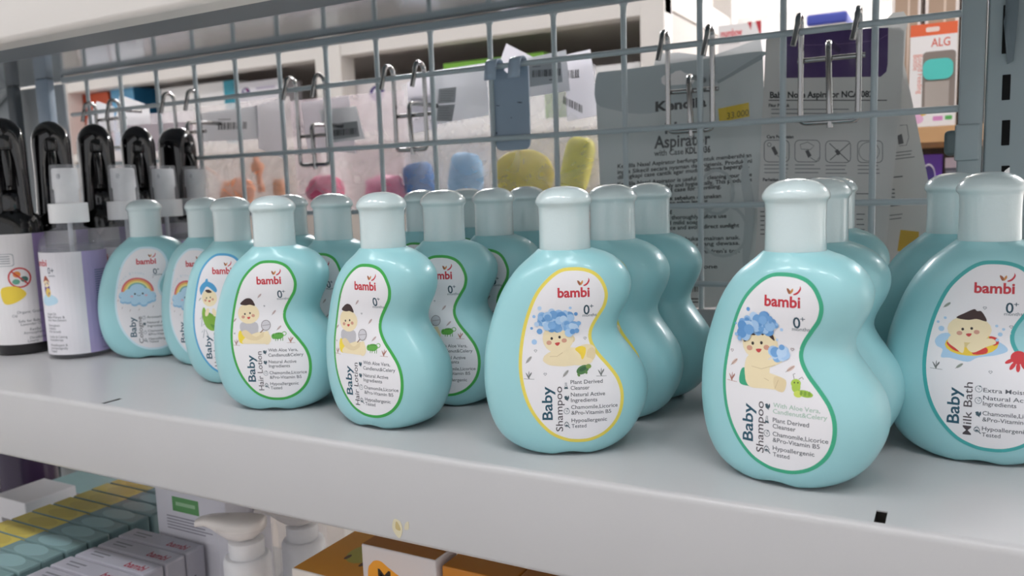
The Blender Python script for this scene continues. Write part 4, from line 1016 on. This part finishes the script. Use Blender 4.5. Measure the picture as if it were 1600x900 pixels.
def lump(name, px, py, Y, rx, rz, ry, m, label, cat, seed, rough=.12, e=2.4, rot=0):
    """a soft rounded body (sponge, toy) of the given half sizes"""
    c = at(px, py, Y); bm = bmesh.new()
    bmesh.ops.create_uvsphere(bm, u_segments=32, v_segments=20, radius=1)
    for v in bm.verts:
        d = v.co.normalized()
        s = 1/((abs(d.x)**e+abs(d.y)**e+abs(d.z)**e)**(1/e))
        s *= 1+rough*noise.noise(d*1.7+Vector((seed, 0, 0)))
        v.co = Vector((d.x*s*rx, d.y*s*ry, d.z*s*rz))
    bmesh.ops.rotate(bm, verts=bm.verts, cent=(0, 0, 0), matrix=Matrix.Rotation(R(rot), 3, 'Y'))
    return thing_mesh(name, bm, m, c, label, cat)
ORANGE, PINK = mat('#e8873f', .4), mat('#ea6f9e', .5, var=.1)
lump('sponge', 655, 283, YB+.010, .0165, .0195, .009, mat('#2f74b8', .7, var=.1, scale=150, bump=.3), 'flat blue sponge leaning in the clear bag, left one', 'sponge', 1, .03, 5, -10)
lump('sponge', 728, 276, YB+.012, .020, .026, .012, mat('#8cbfe8', .6, var=.1, scale=80), 'round pale blue sponge in the clear bag, right of the flat blue one', 'sponge', 2, .15)
lump('sponge', 818, 272, YB, .033, .024, .012, mat('#d8c436', .65, var=.12, scale=120, bump=.3), 'oval yellow sponge lying in the bag below the metal plate', 'sponge', 3, .06, 2.2, 6)
lump('sponge', 902, 258, YB-.002, .0135, .026, .009, mat('#e2d84a', .65, var=.08, scale=120, bump=.3), 'upright yellow sponge at the right of its clear bag', 'sponge', 4, .04, 4.5, 14)
lump('powder_puff', 508, 296, YB+.004, .024, .016, .012, mat('#dd5f86', .7, var=.1), 'deep pink puff in the clear bag behind the third hook', 'puff', 5, .2)
lump('powder_puff', 602, 294, YB+.006, .026, .014, .012, PINK, 'bright pink puff in the clear bag, right of the deep pink one', 'puff', 6, .25)
lump('bath_toy', 372, 300, YB+.004, .026, .016, .011, ORANGE, 'flattened orange toy at the bottom of its clear bag', 'toy', 7, .25)
c = at(409, 300, YB-.004); bm = bmesh.new()
add_lathe(bm, [(.0042, 0), (.0046, .004), (.004, .010), (.0030, .017), (.0036, .021), (.0072, .026), (.0082, .030), (.0070, .034), (.0036, .036), (.0030, .044), (.0020, .046)], 24)
bmesh.ops.rotate(bm, verts=bm.verts, cent=(0, 0, 0), matrix=Matrix.Rotation(R(-8), 3, 'Y'))
thing_mesh('nozzle_toy', bm, ORANGE, c, 'orange nozzle shaped toy standing in the clear bag', 'toy')
c = at(436, 300, YB-.002); bm = bmesh.new(); add_lathe(bm, [(.0062, -.004), (.0068, 0), (.0068, .014), (.0060, .015)], 24)
thing_mesh('bath_toy', bm, mat('#e08a40', .35), c, 'short orange cup beside the orange nozzle in the bag', 'toy')
bm = bmesh.new()
Pt = [at(x, y, YB+.006) for x, y in ((322, 262), (338, 272), (350, 290), (356, 320))]
add_tube(bm, [p-Pt[0] for p in Pt], .0022, 10)
thing_mesh('clear_hose', bm, film('clear hose', .5, '#f0d9d0', .1, bump=0), Pt[0], 'clear curved hose in the bag at left of the orange toy', 'hose')

# ================================================================== ACROSS THE AISLE: FAR WHITE SHELVING AND ITS CARTONS
YF = 1.00
CREAM = mat('#e6e0da', .45); TAUPE = mat('#d3cac4', .6)
xr_ = at(1038, 60, YF).x; zrail = at(800, 51, YF).z
fu = empty('shelving_unit', (xr_-1.6, YF, -1.24), 0, 'cream white shelving unit across the aisle with square posts', 'shelving')
def fl_(p): return Vector(p)-fu.location
def fbox(name, lo, hi, m=CREAM):
    bm = bmesh.new(); add_box(bm, fl_(lo), fl_(hi), .002); link(name, mesh_of(bm, name, m), fu)
XL = -2.6
mid0, mid1 = at(492, 100, YF).x, at(532, 100, YF).x
pw = xr_-at(1000, 60, YF).x
left0 = at(96, 150, YF).x
zs = zrail-.155
for a, b in ((xr_-pw, xr_), (mid0, mid1), (left0-.03, left0+.02)):
    fbox('post', (a, YF, -1.24), (b, YF+.045, zrail+.34)); fbox('post', (a, YF+.45, -1.24), (b, YF+.495, zrail+.34))
fbox('rail', (XL, YF+.003, zrail), (xr_, YF+.04, zrail+.075)); fbox('top_board', (XL, YF+.041, zrail+.012), (xr_-.031, YF+.451, zrail+.028), TAUPE); fbox('back_beam', (XL, YF+.425, zrail-.030), (xr_-.03, YF+.4515, zrail+.0118), TAUPE)
fbox('rail', (xr_-.03, YF+.045, zrail+.012), (xr_-.003, YF+.45, zrail+.06)); fbox('rail', (XL, YF+.003, zrail+.31), (xr_, YF+.04, zrail+.34)); fbox('rail', (xr_-.03, YF+.045, zrail+.30), (xr_-.003, YF+.45, zrail+.34))
fbox('shelf_board', (XL, YF+.004, zs-.02), (xr_-.004, YF+.49, zs)); fbox('back_panel', (XL, YF+.452, -1.2), (xr_-.02, YF+.46, zrail+.07), TAUPE); fbox('side_panel', (xr_-.012, YF+.046, -1.2), (xr_-.006, YF+.45, zrail+.01), TAUPE)
def far_carton(name, x0, x1, ytop, h, label, Y=YF+.05, depth=.07, arts=None, base=None, zb=None, cat='carton', rough=.45):
    a = at(x0, ytop, Y); b = at(x1, ytop, Y)
    z0 = zs if zb is None else zb
    z1 = at((x0+x1)/2, ytop, Y).z
    W, H = b.x-a.x, z1-z0
    ob = art_box(name, (0, 0, 0), (W, depth, H), h, {k: f(W, H) for k, f in (arts or {}).items()}, rough=rough)
    ob.location = (a.x, Y, z0)
    return tag(ob, label, cat)
far_carton('carton', 118, 168, 146, '#d9603c', 'orange red carton on the far shelf at left', arts={'-y': lambda W, H: Art().rect(W*.1, H*.45, W*.6, H*.6, '#e08a70')})
far_carton('carton', 172, 208, 138, '#6fb4dc', 'light blue carton on the far shelf, left of the white ones', depth=.12, arts={'x': lambda W, H: Art().rect(0, 0, .12, H, '#1f6a96')})
far_carton('carton', 250, 366, 132, '#ece9e8', 'white carton with a teal end on the far shelf', arts={'-y': lambda W, H: Art().rect(W*.86, 0, W, H, '#2f93a8')})
def oval(W, H, fx, fy, rx, ry):
    A = Art().ell(W*fx, fy, rx, ry, '#3b2a78')
    A.blob([(W*fx-rx*.55, fy-ry*.1), (W*fx-rx*.3, fy-ry*.6), (W*fx-rx*.05, fy-ry*.5), (W*fx+rx*.05, fy), (W*fx-rx*.3, fy-ry*.05)], '#f3f0f5', 3); A.blob([(W*fx-rx*.1, fy+ry*.15), (W*fx+rx*.35, fy+ry*.05), (W*fx+rx*.5, fy+ry*.5), (W*fx, fy+ry*.6)], '#f3f0f5', 3)
    A.ell(W*fx+rx*.35, fy-ry*.45, rx*.16, ry*.2, '#d8364c'); return A
far_carton('carton', 370, 436, 126, '#e6e2e8', 'white carton with a small purple oval on the far shelf, left of a cream post', arts={'-y': lambda W, H: oval(W, H, .2, .022, .013, .010).rect(W*.45, .014, W*.9, .019, '#b5acc0')})
far_carton('carton', 552, 640, 125, '#e9e2e2', 'white carton with a large purple oval emblem on the far shelf', arts={'-y': lambda W, H: oval(W, H, .42, .026, .020, .0165)})
far_carton('carton', 692, 850, 90, '#7cb83c', 'white carton with a bright green top band on the far shelf', depth=.1, arts={'-y': lambda W, H: Art().rect(.0005, H*.36, W-.0005, H-.0005, '#ece9e6').poly([(0, H*.30), (W*.22, H*.30), (W*.30, H*.16), (W, H*.10), (W, H*.4), (0, H*.4)], '#ece9e6')})
far_carton('carton', 640, 690, 118, '#efe9ea', 'plain white carton between the purple oval carton and the green one')
far_carton('carton', 930, 1000, 100, '#f1efee', 'plain white carton at the right end of the far shelf')
# right part: counter with cartons, bright shop beyond
YC = .92
ct = empty('display_counter', (at(1200, 100, YC).x, YC, -1.24), 0, 'white display counter beyond the aspirator cards', 'counter')
zc = at(1200, 118, YC).z
bm = bmesh.new(); add_box(bm, (-.13, .06, zc+1.24-.03), (.16, .34, zc+1.24), .003); link('counter_top', mesh_of(bm, 'counter_top', CREAM), ct)
bm = bmesh.new(); add_box(bm, (-.12, .08, 0), (.15, .32, zc+1.24-.031), .003); link('counter_body', mesh_of(bm, 'counter_body', WHITE_METAL), ct)
def mumb(W, H):
    A = Art(); A.text('mumbow', W*.06, H*.20, H*.17, '#d8404c', width=W*.5, bold=.03); A.poly([(W*.86, 0), (W*.99, 0), (W*.99, H*.3)], '#c8323e'); A.poly([(W*.68, .0), (W*.78, 0), (W*.76, H*.14)], '#c8323e'); A.ell(W*.76, H*.6, W*.16, H*.2, '#7a4a40'); A.ell(W*.76, H*.68, W*.14, H*.2, '#e8c9b0'); A.rect(W*.06, H*.3, W*.5, H*.33, '#c9c4c4'); A.ell(W*.35, H*.72, W*.1, H*.14, '#7cc7cc'); return A
far_carton('carton', 1122, 1190, 36, '#f4efee', 'white carton with red lettering and corner on the counter behind the aspirator card', YC+.07, .09, {'-y': mumb}, zb=zc)
ob = far_carton('storage_box', 1262, 1322, 38, '#e9e2da', 'white box with a blue lid on the counter behind the purple topped card', YC+.07, .10, zb=zc, cat='box')
W = ob.dimensions.x
a = at(1260, 30, YC+.07); b = at(1323, 30, YC+.07); zt_ = at(1290, 38, YC+.07).z
bm = bmesh.new(); add_box(bm, (-.002, -.002, zt_-zc+.0002), (b.x-a.x-.001, .102, zt_-zc+.0165), .004, seg=3); o = link('lid', mesh_of(bm, 'lid', mat('#4a57b8', .4), smooth=40), ob); o['label'] = 'blue lid'
# wooden shelf with the bottle carton
YW = .66
zw = at(1465, 197, YW).z; zw2 = at(1465, 222, YW).z
ws = empty('wooden_shelf', (at(1465, 200, YW).x, YW, zw2), 0, 'upper wooden shelf board with a dark recess beneath, at right beyond the grid', 'shelf')
x0 = at(1400, 200, YW).x-ws.location.x
bm = bmesh.new(); add_box(bm, (x0, 0, 0), (.22, .26, zw-zw2), .001); link('board', mesh_of(bm, 'board', mat('#c69a6c', .5, var=.12, scale=20)), ws)
bp2 = empty('shelf_back_panel', (ws.location.x, YW+.2602, zw2-.45), 0, 'dark brown back panel behind the wooden shelves', 'panel')
bm = bmesh.new(); add_box(bm, (x0, 0, 0), (.22, .006, .75), .001); link('panel_board', mesh_of(bm, 'panel_board', mat('#3a2d26', .7)), bp2)
ws2 = empty('wooden_shelf', (ws.location.x, YW, zw2-.175), 0, 'lower wooden shelf board, under the purple carton', 'shelf')
bm = bmesh.new(); add_box(bm, (x0, 0, 0), (.22, .26, .02), .001); link('board', mesh_of(bm, 'board', mat('#c69a6c', .5, var=.12, scale=20)), ws2)
zlow = zw2-.155
def alg(W, H):
    A = Art(); A.rect(0, 0, W, H*.115, '#e8683c'); A.rrect(W*.33, H*.035, W*.62, H*.08, H*.015, '#f0d8cc')
    A.text('ALG', W*.45, H*.225, H*.115, '#d9543a', width=W*.40, bold=.01)
    A.text('Round Feeding', W*.18, H*.29, H*.07, '#e07a5c', rot=90, width=H*.38); A.text('Bottle', W*.08, H*.29, H*.07, '#e07a5c', rot=90, width=H*.15)
    A.rrect(W*.28, H*.27, W*.98, H*.83, W*.09, '#8a7c74')
    A.ell(W*.22, H*.855, W*.2, H*.04, '#e2b84c'); A.ell(W*.2, H*.92, W*.13, H*.045, '#e6b3d2'); A.ell(W*.2, H*.885, W*.06, H*.04, '#e6b3d2'); A.rrect(W*.53, H*.90, W*.74, H*.945, W*.02, '#d98cc0'); A.rrect(W*.79, H*.90, W*.94, H*.94, W*.02, '#5fae5a'); return A
ob = far_carton('bottle_carton', 1423, 1497, 36, '#eee8e6', 'white and orange baby bottle carton with a window, standing on the wooden shelf', YW+.004, .06, {'-y': alg}, zb=zw)
W, H = at(1497, 36, YW+.004).x-at(1423, 36, YW+.004).x, at(1460, 36, YW+.004).z-zw
bm = bmesh.new(); Pr = Art().rrect(W*.29, H*.455, W*.93, H*.655, H*.07, '#000000').items[0][0]
f0 = bm.faces.new([bm.verts.new((x, -.0008, z)) for x, z in Pr]); q = bmesh.ops.extrude_face_region(bm, geom=[f0])
bmesh.ops.translate(bm, verts=[v for v in q['geom'] if isinstance(v, bmesh.types.BMVert)], vec=(0, -.0012, 0))
o = link('bottle_ring', mesh_of(bm, 'bottle_ring', mat('#58c9bf', .3), smooth=40), ob); o['label'] = 'turquoise bottle collar behind the window'
bm = bmesh.new(); add_box(bm, (W*.34, -.0012, H*.18), (W*.86, -.0004, H*.44), .0003); link('bottle_glass', mesh_of(bm, 'bottle_glass', mat('#b0a49c', .1, coat=.8)), ob)
zt_ = at(1465, 36, YW).z
def cl(W, H): return Art().rect(W*.1, H*.1, W*.9, H*.95, '#b0957f').rect(W*.55, H*.1, W*.62, H*.95, '#dcc8b8')
ob = far_carton('bottle_carton', 1395, 1440, -30, '#efe4de', 'pale carton with a clear front, left behind the orange topped one', YW+.09, .05, {'-y': cl}, zb=zw)
ob = far_carton('bottle_carton', 1447, 1500, -30, '#efe4de', 'pale carton with a clear front, directly behind the orange topped one', YW+.09, .05, {'-y': cl}, zb=zw)
def pur(W, H): return Art().ell(W*.42, H*.17, W*.3, H*.1, '#efe8f4').ell(W*.42, H*.17, W*.27, H*.085, '#3a2470').ell(W*.62, H*.26, W*.22, H*.075, '#e8a25c').ell(W*.92, H*.5, W*.25, H*.12, '#c9b5df')
far_carton('carton', 1436, 1473, 241, '#5a2c96', 'purple carton with an orange dot below the wooden shelf', YW+.03, .05, {'-y': pur}, zb=zlow)
def grd(W, H):
    A = Art().rect(0, 0, W, H*.08, '#c9b8c4')
    for i in range(1, 8): A.rect(W*i/8-.0003, H*.1, W*i/8+.0003, H, '#9a9aa4')
    for i in range(2, 14): A.rect(0, H*i/14, W, H*i/14+.0005, '#9a9aa4')
    return A
far_carton('carton', 1477, 1502, 246, '#5a5a66', 'dark grey carton with a fine check pattern, right of the purple carton', YW+.03, .05, {'-y': grd}, zb=zlow)

# ================================================================== LOWER SHELF GOODS
ZL = -.265
ZT = -.130
H1 = ZT-ZL-.0004
def teal_box(proto=[None]):
    if proto[0]: return proto[0].copy()
    W, D = .107, .0178
    bm_art = Art().rect(.0008, .0008, W*.50, D-.0008, '#c9b75a').ell(W*.30, D*.5, W*.16, D*.42, '#bdac55')
    a2 = Art().ell(W*.74, D*.5, W*.17, D*.46, '#86a5a8')
    bm_art.items += a2.items
    ob = art_box('soap_carton', (0, 0, 0), (W, D, H1), '#748f91', {'z': bm_art, '-y': Art().rect(.0008, .0008, W*.5, H1-.001, '#c9b75a')}, bev=.0018, rough=.16)
    proto[0] = ob
    return ob
first = True
for i in range(13):
    ob = teal_box()
    if not first: col.objects.link(ob)
    first = False
    ob.location = (-.555+.001*sin(i*2.1), -.088+.0187*i, ZL+.0002)
    tag(ob, 'slim teal and yellow carton, %s' % (['nearest the front of its row on the lower shelf'] + ['standing %s from the front in its row' % w_ for w_ in ('second', 'third', 'fourth', 'fifth', 'sixth', 'seventh', 'eighth', 'ninth', 'tenth', 'eleventh', 'twelfth')] + ['at the back end of its row on the lower shelf'])[i], 'carton', 'teal and yellow cartons on the lower shelf')
def grey_box(proto=[None]):
    if proto[0]: return proto[0].copy()
    W, D = .0795, .0176
    A = Art().text('bambi', W*.66, D*.78, .010, '#8f3444', width=W*.26, bold=.02).rect(W*.12, D*.35, W*.36, D*.45, '#77777f').rect(W*.14, D*.58, W*.33, D*.66, '#77777f')
    B = Art().rect(D*.35, .02, D*.45, .055, '#6a6a74').rect(D*.58, .025, D*.66, .05, '#6a6a74')
    ob = art_box('soap_carton', (0, 0, 0), (W, D, H1), '#a09fa9', {'z': A, 'x': B}, bev=.0018, rough=.16)
    proto[0] = ob
    return ob
first = True
for i in range(7):
    ob = grey_box()
    if not first: col.objects.link(ob)
    first = False
    ob.location = (-.4372+.0008*sin(i*1.7), -.052+.0187*i, ZL+.0002)
    tag(ob, 'slim silver grey carton, %s' % (['nearest the front of its row on the lower shelf'] + ['standing %s from the front in its row' % w_ for w_ in ('second', 'third', 'fourth', 'fifth', 'sixth')] + ['at the back end of its row on the lower shelf'])[i], 'carton', 'silver grey cartons on the lower shelf')
# white carton with green band at the back of the silver row
c0 = at(245, 800, .082); c1 = at(352, 800, .082)
def wg(W, H):
    A = Art().rect(W*.25, .024, W*.63, .036, '#5f9a5e').rect(W*.3, .028, W*.58, .031, '#9cc29a')
    for i in range(5): A.rect(W*.15, .0405+i*.0025, W*(.7+.1*(i % 2)), .0414+i*.0025, '#8a8794')
    return A
W = c1.x-c0.x; H = .190
ob = art_box('soap_carton', (0, 0, 0), (W, .045, H), '#d6d4dc', {'-y': wg(W, H)}, bev=.001)
ob.location = (c0.x, .082, ZL+.0002); tag(ob, 'white carton with a green band standing behind the silver cartons', 'carton')
# small boxes and a purple bottle at far left
for nm, px0, px1, y, zt_, d_, h, lb in (('soap_carton', 63, 150, .150, at(90, 764, .150).z, .09, '#b3a9a8', 'beige carton with a teal top standing beyond the yellow striped cartons'), ('soap_carton', -10, 38, .085, at(20, 782, .085).z, .05, '#d9d6d8', 'white carton lying low at the left edge of the lower shelf')):
    a = at(px0, 780, y); b = at(px1, 780, y)
    A = Art(); Wd = b.x-a.x
    if 'teal' in lb: A.rect(.001, .001, Wd-.001, d_-.001, '#7a9a9a')
    ob = art_box(nm, (0, 0, 0), (Wd, d_, zt_-ZL), h, {'z': A, '-y': Art().rect(Wd*.2, .02, Wd*.6, .024, '#7a7478')}, bev=.001)
    ob.location = (a.x, y, ZL+.0002); tag(ob, lb, 'carton')
for px, y, lb in ((45, .19, 'dark purple bottle at far left of the lower shelf, right one'), (-40, .165, 'dark purple bottle at the left edge of the lower shelf, mostly out of view')):
    p = at(px, 760, y); bm = bmesh.new()
    t = empty('purple_bottle', (p.x, y, ZL+.0002), 0, lb, 'bottle', 'dark purple bottles on the lower shelf')
    add_lathe(bm, [(.026, 0), (.030, .002), (.031, .006), (.031, .135), (.029, .143), (.020, .150), (.012, .153)], 40); link('bottle_body', mesh_of(bm, 'bottle_body', mat('#33203f', .22), smooth=50), t)
    bm = bmesh.new(); add_lathe(bm, [(.0125, .1525), (.0135, .153), (.0135, .172), (.012, .174)], 32); link('cap', mesh_of(bm, 'cap', mat('#2f2038', .3), smooth=50), t)
# narrow post standing behind them
a = at(76, 745, .29); bb = at(94, 745, .29)
post('shelf_divider', (a.x, .285, ZL+.0002), (a.x+.007, .292, -.055), 'thin white divider bar at the back of the lower shelf, left of the teal tops', m=WHITE_METAL, bev=.0008)
# pump bottles
def pump_bottle(px, y, rot, ztop, label, proto=[None]):
    p = at(px, 850, y)
    t = empty('pump_bottle', (p.x, y, ZL+.0002), R(rot), label, 'pump bottle', 'white pump bottles on the lower shelf')
    H = ztop-ZL
    bm = bmesh.new(); add_lathe(bm, [(.024, 0), (.029, .002), (.030, .006), (.030, H-.075), (.0285, H-.066), (.021, H-.058), (.0165, H-.055)], 44); link('bottle_body', mesh_of(bm, 'bottle_body', CLEAR, smooth=50), t)
    bm = bmesh.new(); add_lathe(bm, [(.024, .003), (.0275, .006), (.0275, H-.09)], 40); link('liquid', mesh_of(bm, 'liquid', mat('#e4e1e0', .3), smooth=50), t)
    bm = bmesh.new(); add_lathe(bm, [(.0160, H-.056), (.0168, H-.055), (.0168, H-.031), (.0158, H-.0285), (.0150, H-.0278)], 44); link('collar', mesh_of(bm, 'collar', WHITEP, smooth=40), t)
    bm = bmesh.new(); add_lathe(bm, [(.0120, H-.0278), (.0125, H-.027), (.0125, H-.0165), (.0118, H-.0160)], 40); link('pump_stem', mesh_of(bm, 'pump_stem', WHITEP, smooth=40), t)
    # duck-bill pump head, spout towards -x
    bm = bmesh.new(); rings = []
    S = [(.0150, .001, -.001, -.004), (.0135, .0075, .0005, -.0095), (.0090, .0115, .0010, -.0135), (.0, .0128, .0012, -.0160), (-.0090, .0118, .0014, -.0155), (-.0160, .0098, .0014, -.0122), (-.0230, .0078, .0012, -.0082), (-.0290, .0064, .0006, -.0066), (-.0345, .0056, -.0008, -.0072), (-.0365, .0048, -.0018, -.0078)]
    for x, hw, zt_, zb_ in S:
        ring = []
        for k in range(20):
            a = 2*pi*k/20; cs, sn = cos(a), sin(a)
            zc_ = (zt_+zb_)/2; hh = (zt_-zb_)/2
            ring.append(bm.verts.new((x, hw*math.copysign(abs(cs)**.75, cs), H+zc_+hh*math.copysign(abs(sn)**.75, sn))))
        rings.append(ring)
    for a, b in zip(rings, rings[1:]):
        for k in range(20): bm.faces.new((a[k], a[(k+1) % 20], b[(k+1) % 20], b[k]))
    bm.faces.new(rings[0]); bm.faces.new(rings[-1]); link('pump_head', mesh_of(bm, 'pump_head', mat('#e6dfda', .25), smooth=60), t)
    bm = bmesh.new(); add_lathe(bm, [(.0195, H-.075), (.0190, H-.045), (.0185, H-.02), (.0200, H-.004)], 40, cap=False); link('shrink_wrap', mesh_of(bm, 'shrink_wrap', film('pump shrink wrap', .14, '#e8e8f0', .06, bump=.3, bscale=40), smooth=60), t)
    return t
pump_bottle(385, .066, 20, -.094, 'white pump bottle with a duck bill spout on the shelf below, nearer one')
pump_bottle(474, .128, 25, -.108, 'white pump bottle on the shelf below, second, behind the nearer pump')
# orange cartons
def ocarton(px0, px1, y, ytop_px, depth, h, label, arts=None, name='soap_carton', zt=None):
    a = at(px0, ytop_px[0], y); b = at(px1, ytop_px[1], y)
    zt_ = zt or a.z; W = b.x-a.x
    ob = art_box(name, (0, 0, 0), (W, depth, zt_-ZL), h, {k: f(W, depth, zt_-ZL) for k, f in (arts or {}).items()}, bev=.001)
    ob.location = (a.x, y, ZL+.0002); return tag(ob, label, 'carton', 'orange cartons on the lower shelf')
def mk(W, D, H): return Art().blob([(W*.07, H*.5), (W*.07, .024), (W*.13, .0115), (W*.25, .0085), (W*.38, .0120), (W*.55, .0160), (W*.7, .0135), (W*.85, .0165), (W*.92, .028), (W*.92, H*.5)], '#f0a52e', 4).text('Ma', W*.22, .0225, .0125, '#2a2522', width=W*.30, bold=.01)
ocarton(564, 680, .050, (850, 873), .024, '#dcd6d6', 'white fronted carton with an orange cloud and dark lettering on the shelf below', {'-y': mk, 'z': lambda W, D, H: Art().rect(.0006, .0006, W-.0006, D-.0006, '#b5701e')})
def otop(W, D, H): return Art().rect(.001, .001, W-.001, D-.001, '#e0981f').ell(W*.55, D*.5, W*.2, D*.2, '#b9b04a').ell(W*.42, D*.62, W*.03, D*.05, '#5a3a18').ell(W*.7, D*.68, W*.03, D*.05, '#5a3a18')
ocarton(455, 562, .045, (888, 908), .075, '#e9e2da', 'orange topped carton with a green print, left of the white fronted one', {'z': otop})
ocarton(430, 545, -.004, (930, 952), .044, '#e09a28', 'orange carton nearest the front at the bottom edge', zt=at(455, 888, .045).z-.012, arts={'z': lambda W, D, H: Art().rect(.001, .001, W-.001, D-.001, '#e0981f')})
ocarton(690, 800, .052, (884, 908), .09, '#c97f22', 'orange carton with a white sticker, right of the white fronted one', {'z': lambda W, D, H: Art().rect(.001, .001, W-.001, D-.001, '#c07a1f').rect(W*.62, D*.3, W*.86, D*.6, '#b9a58c')})
ocarton(806, 900, .052, (906, 926), .09, '#b5701e', 'darker orange carton at the right end of the orange row', {'z': lambda W, D, H: Art().rect(.001, .001, W-.001, D-.001, '#a8661a')})
